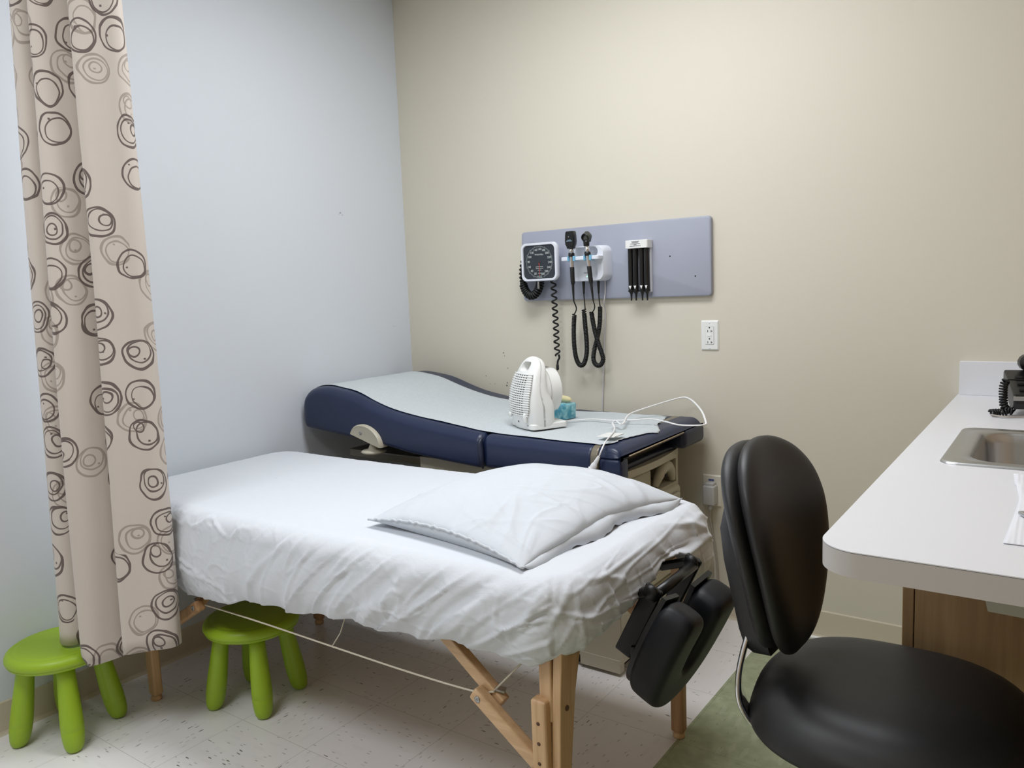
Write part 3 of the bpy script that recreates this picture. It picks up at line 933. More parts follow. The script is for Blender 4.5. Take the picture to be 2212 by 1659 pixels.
def exam_paper():
    def f(u, v):
        # u along x, v across y
        jag = .010 * noise.noise(Vector((v * 9, 1, 4))) + .006 * noise.noise(Vector((v * 34, 3, 2))) + .003 * noise.noise(Vector((v * 120, 3, 2)))
        xe = ismooth([(0, 1.470), (.10, 1.484), (.25, 1.490), (.45, 1.518), (.52, 1.522), (.60, 1.500), (.68, 1.470), (.80, 1.455), (1, 1.425)], v) + jag
        x = .028 + (xe - .028) * u
        ya = -.675 + .008 * noise.noise(Vector((x * 3, 0, 0))) - .012 * sstep(1.0, 1.3, x)
        yb = -.145 + .012 * noise.noise(Vector((x * 4, 5, 0))) + .045 * sstep(.95, 1.25, x) + .010 * sstep(1.0, 1.1, x) * noise.noise(Vector((x * 16, 8, 0)))
        y = ya + (yb - ya) * v
        z = top_z(x) + .0030
        e = max(0, (1.505 - x) * 0 + (x - 1.505) / .04)
        if x > 1.505: z -= .038 * (1 - math.sqrt(max(0, 1 - e * e)))
        if x > 1.46: z += .003
        dn = max(0, (EY0 + .04) - y); z -= .04 - math.sqrt(max(0, .04 ** 2 - dn ** 2)) if dn > 0 else 0
        z += .0016 * (noise.noise(Vector((x * 11, y * 11, 0))) + 1) * sstep(0, .06, min(u, 1 - u) + .02)
        # loose wavy far edge on the seat
        z += .010 * sstep(.93, 1, v) * max(0, noise.noise(Vector((x * 12, 2, 6)))) * sstep(.95, 1.1, x)
        return (x, y, z)
    o = obj('exam_paper', grid(220, 90, f), M_paper)
    so = o.modifiers.new('solid', 'SOLIDIFY'); so.thickness = .0008
    tag(o, 'torn-ended white crepe paper sheet covering the top of the navy exam table', 'paper sheet')
exam_paper()

# ------------------------------------------------------------------ fan heater
def fan_heater():
    zb = top_z(1.06) + .0085
    t = thing('fan_heater', 'white upright fan heater standing on the exam table paper', 'fan heater', (1.048, -.553, zb), 0)
    # local frame: x across the front (to the right seen from the front), y into the depth
    X = Vector((.80, -.42, 0)).normalized(); Y = Vector((.42, .80, 0)).normalized()
    O = Vector((1.054, -.576, zb))
    def W(x, y, z): return O + X * x + Y * y + Vector((0, 0, z * SZ))
    H = .272; SZ = .955
    def hw(z):   # half width of the front shell
        return ismooth([(0, .084), (.03, .090), (.08, .093), (.14, .088), (.19, .080), (.22, .072), (.245, .060), (.262, .043), (.270, .022), (.272, .012)], z)
    def fy(z):   # front face depth
        return ismooth([(0, .004), (.03, -.004), (.09, -.009), (.15, .000), (.20, .016), (.24, .036), (.262, .054), (.272, .066)], z)
    def ry(z):   # rear face of the front shell
        return ismooth([(0, .112), (.05, .112), (.09, .110), (.115, .100), (.14, .088), (.18, .086), (.24, .090), (.262, .084), (.272, .074)], z)
    rings = []
    nz = 60
    for i in range(nz + 1):
        z = H * i / nz; w = hw(z); a, b = fy(z), ry(z); ring = []
        for k in range(48):
            th = 2 * PI * k / 48; c, s = math.cos(th), math.sin(th)
            e = 5.0
            den = (abs(c) ** e + abs(s) ** e) ** (1 / e)
            px = w * c / den; py = (a + b) / 2 + (b - a) / 2 * s / den
            py += .016 * (px / .09) ** 2 if s < 0 else 0          # front face curves back at its sides
            ring.append(W(px, py, z))
        rings.append(ring)
    sh = obj('housing', loft(rings), M_white_pl, t)
    sh.parent = None
    bm0 = bmesh.new(); bm0.from_mesh(sh.data); bm0.transform(root_matrix(t)); bm0.to_mesh(sh.data); bm0.free()
    hole = loft([[W(x, y, z) for x, z in rrect(.062, .036, .014, 6, 0, .236)] for y in (-.05, .15)])
    boolean(sh, [hole])
    bm0 = bmesh.new(); bm0.from_mesh(sh.data); bm0.transform(root_matrix(t).inverted()); bm0.to_mesh(sh.data); bm0.free()
    sh.parent = t; sh.data.materials.clear(); sh.data.materials.append(M_white_pl)
    for p in sh.data.polygons: p.use_smooth = True
    sh.data.set_sharp_from_angle(angle=math.radians(40))
    # louvred grille: dark backing and horizontal ribs following the bowed front
    def front(x, z): 
        return fy(z) + .016 * (x / .09) ** 2
    def gw(z): return max(.006, min(hw(z) - .010, .075 if z > .08 else .075 - .30 * (.08 - z)))
    g = obj('grille_backing', grid(24, 60, lambda u, v: W((u * 2 - 1) * gw(.052 + .158 * v), front((u * 2 - 1) * gw(.052 + .158 * v), .052 + .158 * v) - .0006, .052 + .158 * v)), M_dark, t)
    for k in range(19):
        z = .054 + .0086 * k
        w = gw(z) + .003
        pts = [W((u * 2 - 1) * w, front((u * 2 - 1) * w, z) - .002, z) for u in [i / 14 for i in range(15)]]
        obj('louvre', tube(pts, 0, 8, flat=(.0026, .0029, (0, 0, 1))), M_white_pl, g)
    for k in range(5):
        xx = (-.032 + .016 * k) * 1.0
        pts = [W(xx, front(xx, z) - .0012, z) for z in [.054 + .155 * i / 12 for i in range(13)]]
        obj('grille_bar', tube(pts, .0022, 6), M_white_pl, g)
    # solid side panels of the front beyond the slots
    for sx in (1, -1):
        f2 = lambda u, v: W(sx * (.044 + (gw(.054 + .155 * v) - .044) * u) if gw(.054 + .155 * v) > .044 else sx * .044, front(sx * (.044 + (gw(.054 + .155 * v) - .044) * u), .054 + .155 * v) - .0016, .054 + .155 * v)
        obj('grille_side', grid(4, 40, f2), M_white_pl, g)
    # fan drum behind
    dr = []
    for i in range(13):
        k = i / 12; y = .078 + .082 * k; r = .088 * (1 - .10 * k ** 2) if i < 11 else .088 * (.90 - .14 * (i - 10))
        ring = []
        for q in range(44):
            a = 2 * PI * q / 44
            ring.append(W(r * .86 * math.cos(a), y, .138 + r * 1.02 * math.sin(a)))
        dr.append(ring)
    dm = obj('fan_drum', loft(dr), M_white_pl, t, angle=50)
    obj('drum_vent', loft([[W(x, y, .2285) for x, y in rrect(.03, .03, .006, 4, .0, .112)], [W(x, y, .2295) for x, y in rrect(.03, .03, .006, 4, .0, .112)]]), mat('grey_vent_mesh', (120, 122, 120), .6), dm, smooth=False)
    obj('drum_band', loft([[W(.0885 * .86 * c * s2, y, .138 + .0885 * 1.02 * math.sin(a)) for a, c, s2 in [(2 * PI * q / 44, math.cos(2 * PI * q / 44), 1) for q in range(44)]] for y in (.098, .101)], caps=False), mat('pale_grey_plastic', (196, 197, 194), .5), dm)
    # base plate with the cord tray
    base = loft([[W(x, y, z) for x, y in rrect(.172, .150, .018, 5, 0, .083)] for z in (0, .022)])
    obj('base', base, M_white_pl, t, bevel=.004, angle=40)
    # controls
    obj('dial', lathe([(0, 0), (.010, 0), (.010, .006), (.008, .009), (0, .009)], 20, W(-.060, front(-.062, .05) - .002, .048), -Y), M_white_pl, t)
    obj('switch', loft([[W(x, front(.055, .04) - .001 - d, z) for x, z in rrect(.013 * s2, .040 * s2, .006, 4, .056, .046)] for d, s2 in ((-.004, 1), (.006, 1), (.010, .8))]), M_white_pl, t)
    obj('indicator_light', lathe([(0, 0), (.0035, 0), (.003, .002), (0, .002)], 12, W(.004, front(.004, .028) + .0005, .028), -Y), M_dark, t)
    for x, z in ((.056, .016), (.068, .012)):
        obj('switch_mark', lathe([(0, 0), (.0022, 0), (.002, .0008), (0, .0008)], 10, W(x, front(x, z) + .0004, z), -Y), M_dark, t)
    # power cord: loops out over the table edge, ties and ends in a two-pin plug
    zc = .0205 + top_z(1.2)
    cp = [(1.125, -.425, zc - .004), (1.165, -.365, zc - .008), (1.22, -.325, zc - .006), (1.30, -.335, zc - .004), (1.38, -.322, zc), (1.45, -.305, zc + .006), (1.53, -.355, zc + .010), (1.60, -.392, zc + .008),
          (1.665, -.402, zc + .012), (1.695, -.395, zc + .016), (1.690, -.370, zc + .020), (1.640, -.280, zc + .040), (1.565, -.165, zc + .052), (1.515, -.105, zc + .058), (1.478, -.085, zc + .057), (1.42, -.118, zc + .040), (1.36, -.185, zc + .020),
          (1.338, -.235, zc + .010), (1.352, -.300, zc + .006), (1.392, -.400, zc + .004), (1.402, -.440, zc + .004), (1.385, -.432, zc + .010), (1.362, -.405, zc + .010), (1.362, -.430, zc + .006), (1.402, -.490, zc + .002),
          (1.436, -.560, zc + .001), (1.466, -.640, zc + .002), (1.482, -.700, zc - .004), (1.487, -.735, zc - .022), (1.480, -.742, zc - .045)]
    pc = obj('power_cord', tube(catmull(cp, 8), 0, 8, flat=(.0036, .0024, (0, 0, 1))), M_cord_white, t)
    e = Vector((1.480, -.742, zc - .045)); d = Vector((-.50, -.05, -.86)).normalized()
    pl = []
    for i in range(9):
        r = .0038 if i % 2 == 0 else .0050; pl.append((r + .0004 * i, .003 * i))
    pl += [(.0075, .027), (.0105, .034), (.0115, .046), (.0115, .049), (.0140, .050), (.0140, .053), (0, .053)]
    plug = lathe([(0, 0)] + pl, 20); 
    for v in plug.verts: v.co.y *= .62
    plug.transform(Vector((0, 0, 1)).rotation_difference(d).to_matrix().to_4x4()); plug.transform(Matrix.Translation(e))
    obj('plug', plug, M_cord_white, pc)
    sd = d.cross(Vector((0, 1, 0))).normalized()
    for s in (1, -1):
        a = e + d * .052 + sd * .0062 * s
        obj('prong', bar(a, a + d * .017, .0062, .0016, up=(0, 1, 0)), M_steel, pc, smooth=False)
    tg = bar((1.415, -.600, zc - .004), (1.478, -.600, zc - .002), .075, .0035, bev=.0015)
    tg.transform(Matrix.Translation((0, 0, 0)))
    obj('cord_tag', tg, M_white_pl, pc, smooth=False, label='white paper tag folded round the cord')
fan_heater()

# things beside the heater
zs = top_z(1.08) + .0062
def teal_packet():
    s = N('teal_film'); s.color(lin((92, 168, 186))); s.b.inputs['Roughness'].default_value = .25
    f = s.noise(s.obj(), 38, 3).outputs['Fac']; s.color(s.mix(s.step(f, .4, .62), lin((70, 150, 172)), lin((150, 206, 214))))
    s.bump(f, .4, .004)
    bm = box(1.010, 1.118, -.338, -.268, zs, zs + .060, .008, 3)
    for v in bm.verts:
        v.co += Vector((0, 0, 1)) * .006 * noise.noise(v.co * 30) + Vector((1, 0, 0)) * .004 * noise.noise(v.co * 25)
        v.co.z = max(v.co.z, zs)
    bm.transform(Matrix.Translation((1.06, -.30, 0)) @ Matrix.Rotation(math.radians(-12), 4, 'Z') @ Matrix.Translation((-1.06, .30, 0)))
    o = obj('plastic_packet', bm, s.m)
    tag(o, 'teal plastic-wrapped packet behind the white fan heater', 'packet')
teal_packet()
def yellow_roll():
    m = mat('pale_yellow_foam', (226, 216, 168), .6)
    pts = catmull([(1.000, -.295, zs + .068), (1.035, -.298, zs + .0765), (1.075, -.302, zs + .0765), (1.116, -.306, zs + .073)], 6)
    n = len(pts)
    rr = [.013 * math.sqrt(max(.02, 1 - abs(2 * i / (n - 1) - 1) ** 5)) for i in range(n)]
    o = obj('foam_roll', tube(pts, rr, 14), m)
    tag(o, 'pale yellow soft roll lying on the teal packet behind the heater', 'roll')
yellow_roll()

# ------------------------------------------------------------------ wall board and diagnostic instruments
def wall_board():
    o = obj('wall_board', loft([[(x, -y, z) for x, z in rrect(.866 - 2 * s, .300 - 2 * s, .014, 6, 1.145, 1.4265)] for y, s in ((0, 0), (.017, 0), (.020, .001), (.0225, .005))]), M_grey_board, angle=30)
    t = tag(o, 'long lavender-grey mounting board on beige wall behind the instruments', 'wall board')
    for x, z in ((1.412, 1.434), (1.515, 1.353)):
        obj('screw_hole', lathe([(0, 0), (.0028, 0), (.0028, .0006), (0, .0006)], 12, (x, -.0225, z), (0, -1, 0)), M_dark, o, world=False)
wall_board()
YB = -.0225        # face of the board

def bp_gauge():
    t = thing('blood_pressure_gauge', 'square white-framed wall blood pressure dial with black coiled hoses', 'blood pressure gauge', (.845, YB, 1.437))
    cx, cz = .8455, 1.4415; w, h = .183, .162
    case = loft([[(x, y, z) for x, z in rrect(w * s, h * s, .024 * s, 8, cx, cz)] for y, s in ((YB, .62), (-.058, .66), (-.066, .95), (-.080, 1.0), (-.090, .995), (-.0945, .965), (-.0945, .885), (-.0885, .870))], caps=False)
    ob = obj('case', case, M_white_pl2, t, angle=50)
    face = mat('dark_dial_face', (44, 50, 58), .3)
    obj('dial_face', loft([[(x, y, z) for x, z in rrect(w * .872, h * .872, .015, 8, cx, cz)] for y in (-.086, -.0888)]), face, t, angle=40)
    grey = mat('dial_scale_grey', (104, 112, 112), .6); num = mat('dial_numerals', (178, 186, 182), .6)
    R = .0655
    def on(a, r): return (cx + r * math.sin(a), cz + r * math.cos(a))
    a0 = math.radians(184); a1 = math.radians(184 + 338)          # clockwise from lower left
    ring = bmesh.new(); A = []
    n = 90
    for i in range(n + 1):
        a = a0 + (a1 - a0) * i / n
        tick = .004 if i % 6 == 0 else 0
        A.append([(*on(a, R - .0025),), (*on(a, R + .0015 + tick),)])
    vs = [[ring.verts.new((p[0], -.0893, p[1])) for p in r] for r in A]
    for r1, r2 in zip(vs, vs[1:]): ring.faces.new((r1[0], r2[0], r2[1], r1[1]))
    obj('scale_ring', ring, grey, t, smooth=False)
    for v in range(20, 301, 20):
        a = math.radians(204 + (v - 20) * 1.136)
        x, z = on(a, R - .0120)
        text('numeral', str(v), .0125, textM(x, -.0890, z), num, t, bold=.0002)
    text('maker_lettering', 'WelchAllyn', .0094, textM(cx, -.0890, cz + .031), num, t, bold=.00015)
    for k, (z, wd) in enumerate(((-.0205, .037), (-.0272, .037), (-.0345, .018), (-.0475, .015), (-.0600, .025), (-.0655, .025))):
        bm = box(cx - wd / 2, cx + wd / 2, -.0892, -.0888, cz + z - .0011, cz + z + .0011)
        obj('small_print_line', bm, num, t, smooth=False)
    obj('needle', prism([(-.0016, 0), (.0016, 0), (.0006, -.060), (-.0006, -.060)], lambda x, z: (cx + x, -.0900, cz + z), lambda x, z: (cx + x, -.0908, cz + z)), mat('red_needle', (200, 70, 70), .5), t, smooth=False)
    obj('hub', lathe([(0, 0), (.004, 0), (.003, .002), (0, .002)], 16, (cx, -.0895, cz), (0, -1, 0)), mat('dark_hub', (60, 50, 52), .5), t)
    # short hose looping from the left side to the metal fitting underneath
    loop = catmull([(.757, -.045, 1.475), (.741, -.050, 1.452), (.734, -.055, 1.42), (.734, -.058, 1.385), (.739, -.060, 1.352), (.750, -.060, 1.322), (.770, -.060, 1.302), (.792, -.060, 1.302), (.812, -.060, 1.318), (.823, -.058, 1.340), (.824, -.055, 1.362)], 8)
    obj('coiled_loop_hose', helix(loop, lambda k: .010 if k < .45 else .0145, .0047, lambda k: .0165 if k < .4 else .0098, 12, 7), M_black_rubber, t)
    obj('hose_fitting', lathe([(0, 0), (.0048, 0), (.0056, .010), (.0048, .022), (.0048, .040), (0, .040)], 16, (.832, -.080, 1.328)), M_bolt, t)
    down = catmull([(.893, -.058, 1.368), (.893, -.055, 1.28), (.8945, -.052, 1.18), (.896, -.052, 1.08), (.899, -.05, 1.04)], 8)
    hs = obj('hanging_hose', helix(down, .0105, .0040, .0285, 14, 7, ref=(1, 0, 0)), M_black_rubber, t)
    obj('hose_tail', tube(catmull([(.903, -.05, 1.045), (.905, -.049, 1.03), (.897, -.05, 1.015), (.895, -.05, .985)], 6), .0044, 8), M_black_rubber, hs)
    obj('hose_connector', lathe([(0, 0), (.0055, 0), (.0062, .004), (.0062, .020), (.0045, .026), (0, .026)], 14, (.895, -.05, .978)), M_black_rubber, hs)
    obj('clear_tube', tube([(.895, -.05, .980), (.894, -.06, .93), (.895, -.10, .86), (.90, -.14, .832)], .0022, 8), M_cord_grey, hs)
bp_gauge()

def charger():
    t = thing('diagnostic_charger', 'white wall charging station holding the two black hand instruments', 'charging station', (1.07, YB, 1.42))
    x0, x1, z0, z1 = .988, 1.150, 1.352, 1.494
    cx, cz = (x0 + x1) / 2, (z0 + z1) / 2; w, h = x1 - x0, z1 - z0
    body = loft([[(x, y, z) for x, z in rrect(w * s, h * s, .030, 8, cx + .006 * (1 - k), cz)] for y, s, k in ((YB, 1.02, 0), (-.060, 1.01, .4), (-.074, .995, 1), (-.080, .965, 1))])
    b = obj('body', body, M_white_pl2, t, angle=50)
    b.parent = None
    bm0 = bmesh.new(); bm0.from_mesh(b.data); bm0.transform(root_matrix(t)); bm0.to_mesh(b.data); bm0.free()
    upper = loft([[(x, y, z) for x, z in rrect(.150, .040, .019, 6, cx - .020, 1.470)] for y in (-.052, -.12)])
    lower = loft([[(x, y, z) for x, z in rrect(.150, .082, .030, 6, cx - .022, 1.395)] for y in (-.066, -.12)])
    boolean(b, [upper, lower])
    bm0 = bmesh.new(); bm0.from_mesh(b.data); bm0.transform(root_matrix(t).inverted()); bm0.to_mesh(b.data); bm0.free()
    b.parent = t; b.data.materials.clear(); b.data.materials.append(M_white_pl2)
    for p in b.data.polygons: p.use_smooth = True
    b.data.set_sharp_from_angle(angle=math.radians(40))
    # shelf lip sticking out with the blue cradles
    lip = loft([[(x, y, z) for x, y in rrect(.176, .070, .012, 5, 1.060, -.088)] for z in (1.4365, 1.4525)])
    lo = obj('cradle_shelf', lip, M_white_pl2, t, bevel=.003, angle=40)
    blue = mat('blue_cradle_plastic', (120, 182, 214), .35)
    for x in (1.026, 1.102):
        cr = []
        for z in (1.434, 1.455):
            cr.append([(x + a, y, z) for a, y in ((-.018, -.098), (-.018, -.128), (-.010, -.131), (-.0085, -.113), (.0085, -.113), (.010, -.131), (.018, -.128), (.018, -.098))])
        obj('cradle', loft(cr), blue, t, smooth=False, bevel=.0015)
    text('maker_lettering', 'WelchAllyn', .0070, textM(1.066, -.0661, 1.3855), mat('grey_lettering', (86, 92, 110), .6), t)
    s = N('green_status_light'); s.color((.2, .8, .3)); s.b.inputs['Emission Color'].default_value = (.3, 1, .45, 1); s.b.inputs['Emission Strength'].default_value = 2.0
    obj('status_light', lathe([(0, 0), (.0022, 0), (.0018, .0012), (0, .0012)], 12, (1.0635, -.0658, 1.371), (0, -1, 0)), s.m, t)
    obj('power_cord', tube(catmull([(1.128, -.030, 1.356), (1.126, -.030, 1.30), (1.120, -.030, 1.262), (1.113, -.008, 1.22), (1.106, -.006, 1.12), (1.098, -.006, 1.0), (1.088, -.008, .84), (1.086, -.010, .79)], 6), .0026, 8), mat('pale_grey_cord', (206, 204, 206), .5, var=.01), t)
    return t
charger()

def handle(t, x, tilt, cord_pts_thin, strain_top):
    """battery-less handle: metal neck, black collar, chrome sleeve, grip; x at shelf height, leaning by tilt (dx per metre down)"""
    Y = -.122
    def P(z): return Vector((x + tilt * (1.445 - z), Y, z))
    ax = (P(1.30) - P(1.50)).normalized() * -1
    def part(name, prof, m): 
        # prof: (r, z) with absolute heights
        rings = []
        for r, z in prof:
            c = P(z); rings.append([(c.x + r * math.cos(2 * PI * k / 24), c.y + r * math.sin(2 * PI * k / 24), z) for k in range(24)])
        return obj(name, loft(rings), m, t, angle=45)
    part('chrome_neck', [(.0092, 1.468), (.0105, 1.470), (.0105, 1.482), (.0088, 1.484), (.0088, 1.492), (.0100, 1.494)], M_chrome)
    part('collar', [(.0118, 1.452), (.0128, 1.454), (.0128, 1.466), (.0112, 1.4685)], M_black_gloss)
    part('chrome_sleeve', [(.0086, 1.410), (.0090, 1.412), (.0090, 1.450), (.0095, 1.4525)], M_chrome)
    part('grip', [(.0062, 1.340), (.0082, 1.345), (.0088, 1.352), (.0090, 1.36), (.0092, 1.408), (.0086, 1.411)], M_black_rubber)
    part('strain_relief', [(.0028, 1.272), (.0034, 1.280), (.0050, 1.315), (.0058, 1.341)], M_black_rubber)
    return P

def ophthalmoscope():
    t = thing('ophthalmoscope', 'black flat-headed eye scope in the left blue cradle with coiled cord', 'eye scope', (1.026, -.122, 1.44), 0)
    P = handle(t, 1.026, .022, None, None)
    prof = [(-.0125, .0), (-.0145, .008), (-.0195, .016), (-.0215, .030), (-.0200, .052), (-.0180, .067), (-.0150, .0700), (.0150, .0700), (.0180, .067), (.0200, .052), (.0215, .030), (.0195, .016), (.0145, .008), (.0125, 0)]
    hd = loft([[(1.025 + a * s, y, 1.485 + b * (s if s < 1 else 1) + (1 - s) * .034) for a, b in prof] for y, s in ((-.108, .9), (-.111, 1), (-.133, 1), (-.136, .93))])
    h = obj('head', hd, M_black_gloss, t, angle=40)
    obj('lens_window', lathe([(0, 0), (.0022, 0), (.002, .001), (0, .001)], 12, (1.022, -.1358, 1.532), (0, -1, 0)), M_bolt, h)
    lt = mat('pale_blue_marking', (150, 178, 200), .5)
    for z, w in ((1.5195, .016), (1.5155, .026)):
        obj('marking', box(1.025 - w / 2, 1.025 + w / 2, -.1366, -.1358, z - .0009, z + .0009), lt, h, smooth=False)
    obj('brow_rest', box(1.012, 1.038, -.1375, -.134, 1.549, 1.553, .001), M_black_rubber, h)
    # cord: thin lead, coils down, round a loop and up to the charger
    e = P(1.272)
    lead = catmull([e, (1.030, -.104, 1.246), (1.017, -.088, 1.228), (.999, -.072, 1.216), (.995, -.064, 1.214)], 6)
    c = obj('cord', tube(lead, .0026, 8), M_black_rubber, t)
    cl = catmull([(.995, -.062, 1.216), (.989, -.06, 1.17), (.986, -.058, 1.11), (.988, -.056, 1.06), (.996, -.055, 1.022), (1.012, -.055, 1.001), (1.031, -.055, 1.010), (1.044, -.055, 1.05), (1.046, -.055, 1.10), (1.042, -.055, 1.16), (1.037, -.055, 1.236)], 8)
    obj('cord_coil', helix(cl, .0076, .0031, lambda k: .0060 if .02 < k < .96 else .009, 9, 6), M_black_rubber, c)
    obj('cord_lead', tube(catmull([(1.043, -.055, 1.238), (1.041, -.053, 1.262), (1.038, -.052, 1.29), (1.038, -.052, 1.302)], 6), .0026, 8), M_black_rubber, c)
    obj('cord_plug', lathe([(0, 0), (.0036, 0), (.0060, .045), (.0064, .056), (0, .056)], 14, (1.038, -.052, 1.300)), M_black_rubber, c)
ophthalmoscope()

def otoscope():
    t = thing('otoscope', 'black round-headed ear scope in the right blue cradle with crossed coiled cord', 'ear scope', (1.102, -.122, 1.44), 0)
    P = handle(t, 1.103, .105, None, None)
    hd = []
    nk = lathe([(.0105, 1.490), (.0118, 1.494), (.0124, 1.506), (.0118, 1.514), (0, 1.514)], 24, (1.0985, -.124, 0))
    obj('neck', nk, M_black_gloss, t)
    olive = mat('dark_olive_plastic', (58, 62, 56), .35)
    # round head: short barrel pointing to the viewer and up a little
    d = Vector((.02, -.94, -.26)).normalized()
    h = obj('head', lathe([(0, -.022), (.010, -.021), (.0165, -.015), (.0190, -.004), (.0190, .008), (.0180, .013), (.0160, .015), (.0150, .010), (0, .008)], 30, (1.0975, -.120, 1.527), d), olive, t, angle=50)
    h2 = obj('lens', lathe([(0, 0), (.0148, 0), (.0140, .002), (0, .002)], 24, Vector((1.0975, -.120, 1.527)) + d * .0095, d), M_black_gloss, h)
    obj('head_cap', lathe([(0, .030), (.008, .0285), (.0135, .022), (.0165, .012), (.0175, 0), (.0150, -.012), (0, -.014)], 24, (1.0975, -.116, 1.520)), olive, h)
    e = P(1.272)
    lead = catmull([e, (1.117, -.104, 1.250), (1.104, -.088, 1.234), (1.088, -.076, 1.224), (1.080, -.068, 1.222)], 6)
    c = obj('cord', tube(lead, .0026, 8), M_black_rubber, t)
    cl = catmull([(1.080, -.067, 1.224), (1.085, -.067, 1.19), (1.094, -.067, 1.145), (1.106, -.065, 1.10), (1.118, -.061, 1.06), (1.124, -.058, 1.030), (1.114, -.056, 1.008), (1.096, -.056, 1.002), (1.082, -.055, 1.012), (1.076, -.055, 1.035), (1.083, -.053, 1.075), (1.096, -.048, 1.125), (1.106, -.046, 1.18), (1.110, -.047, 1.245)], 8)
    obj('cord_coil', helix(cl, .0074, .0031, .0060, 9, 6), M_black_rubber, c)
    obj('cord_lead', tube(catmull([(1.112, -.05, 1.246), (1.110, -.052, 1.27), (1.108, -.052, 1.302)], 6), .0026, 8), M_black_rubber, c)
    obj('cord_plug', lathe([(0, 0), (.0036, 0), (.0060, .045), (.0064, .056), (0, .056)], 14, (1.108, -.052, 1.300)), M_black_rubber, c)
otoscope()

def specula_dispenser():
    t = thing('wall_mounted_specula_dispenser', 'wall dispenser of four black ear-tip tubes under a white cap', 'dispenser', (1.297, YB, 1.40))
    x0, x1 = 1.243, 1.341
    obj('back_plate', box(x0 + .003, x1 - .003, -.040, YB, 1.298, 1.500, .003), M_white_pl2, t, smooth=False)
    cap = loft([[(x, y, z) for x, y in rrect((x1 - x0) , .052, .008, 5, (x0 + x1) / 2, YB - .026)] for z in (1.471, 1.503)])
    cp = obj('cap', cap, M_white_pl, t, bevel=.002, angle=40)
    ink = mat('grey_print', (96, 98, 104), .7)
    rnd = random.Random(3)
    for k, (w, zz) in enumerate(((.034, 1.4975), (.026, 1.4932), (.042, 1.4886), (.012, 1.4848), (.048, 1.4800))):
        xx = 1.289 - w / 2
        bmk = box(xx, xx + w, YB - .0526, YB - .0518, zz - .0010, zz + .0010)
        obj('print_line', bmk, ink, cp, smooth=False)
    for k, x in enumerate((1.2570, 1.2780, 1.3055, 1.3265)):
        tb = lathe([(.0102, 1.306), (.0110, 1.310), (.0110, 1.474)], 20, (x, -.052, 0))
        tu = obj('tube', tb, M_black_gloss, t, angle=50)
        obj('ridge', bar((x - .004, -.0632, 1.322), (x - .004, -.0632, 1.470), .0014, .0016, up=(1, 0, 0)), mat('grey_highlight_ridge', (70, 70, 72), .4) if k == 0 else bpy.data.materials['grey_highlight_ridge'], tu, smooth=False)  # paler strip paints a highlight down the black tube
        tri = prism([(-.0058, .0070), (.0058, .0070), (0, -.0070)], lambda a, b: (x + .001 + a, -.0626, 1.3185 + b), lambda a, b: (x + .001 + a, -.0640, 1.3185 + b))
        obj('triangle_label', tri, M_white_pl, tu, smooth=False)
        tip = lathe([(.0022, 1.266), (.0028, 1.267), (.0046, 1.292), (.0085, 1.300), (.0118, 1.302), (.0125, 1.304), (.0125, 1.308), (.0100, 1.309)], 20, (x, -.052, 0))
        obj('ear_tip', tip, M_black_gloss, t, angle=50)
    obj('center_screw', lathe([(0, 0), (.004, 0), (.0035, .002), (0, .002)], 12, (1.2918, -.0405, 1.392), (0, -1, 0)), M_dark, t)
specula_dispenser()

# ------------------------------------------------------------------ outlets
def plate(t, x0, x1, z0, z1, m):
    w, h = x1 - x0, z1 - z0
    return obj('cover_plate', loft([[(x, y, z) for x, z in rrect(w - 2 * s, h - 2 * s, .003, 3, (x0 + x1) / 2, (z0 + z1) / 2)] for y, s in ((0, 0), (-.002, 0), (-.0058, .0045))]), m, t, angle=20)
def gfci():
    t = thing('wall_outlet', 'white double wall outlet with reset button below the instrument board', 'wall outlet', (1.563, 0, 1.124))
    plate(t, 1.528, 1.598, 1.0665, 1.1815, M_white_pl)
    cx = 1.563
    r = obj('receptacle', loft([[(x, y, z) for x, z in rrect(.0335, .0675, .003, 3, cx, 1.124)] for y in (-.004, -.0075)]), M_white_pl, t, smooth=False)
    rim = mat('outlet_gap_shadowless', (170, 172, 172), .6)  # solid grey rim drawn in place of the gap
    obj('receptacle_gap', loft([[(x, y, z) for x, z in rrect(.0355, .0695, .003, 3, cx, 1.124)] for y in (-.004, -.0062)]), rim, r, smooth=False)
    for dz in (.0215, -.0215):
        zc = 1.124 + dz
        obj('ground_hole', lathe([(0, 0), (.0028, 0), (.0028, .0004), (0, .0004)], 12, (cx, -.0075, zc + .0085), (0, -1, 0)), M_dark, r)
        obj('slot', box(cx - .0078, cx - .0056, -.0080, -.0074, zc - .0085, zc - .0005), M_dark, r, smooth=False)
        obj('slot', box(cx + .0056, cx + .0076, -.0080, -.0074, zc - .0090, zc - .0005), M_dark, r, smooth=False)
        obj('slot', box(cx + .0070, cx + .0126, -.0080, -.0074, zc - .0056, zc - .0040), M_dark, r, smooth=False)
    obj('reset_button', box(cx - .008, cx + .008, -.0088, -.0074, 1.1200, 1.1275, .0008), M_white_pl, r, smooth=False)
    obj('test_button', box(cx - .008, cx + .008, -.0084, -.0074, 1.1110, 1.1185, .0008), M_white_pl2, r, smooth=False) if False else None
    for z in (1.172, 1.075):
        obj('plate_screw', lathe([(0, 0), (.003, 0), (.0025, .0012), (0, .0012)], 12, (cx, -.0056, z), (0, -1, 0)), M_white_pl2, t)
gfci()
def lower_outlet():
    t = thing('wall_outlet', 'ivory wall outlet plate near the floor behind the grey plug-in adapter', 'wall outlet', (1.5645, 0, .512))
    plate(t, 1.526, 1.603, .4495, .5755, mat('ivory_plastic', (226, 222, 208), .4, var=.01))
    obj('blue_inset', box(1.553, 1.575, -.0070, -.0055, .5525, .5585), mat('blue_marking', (66, 84, 150), .4), t, smooth=False)
lower_outlet()
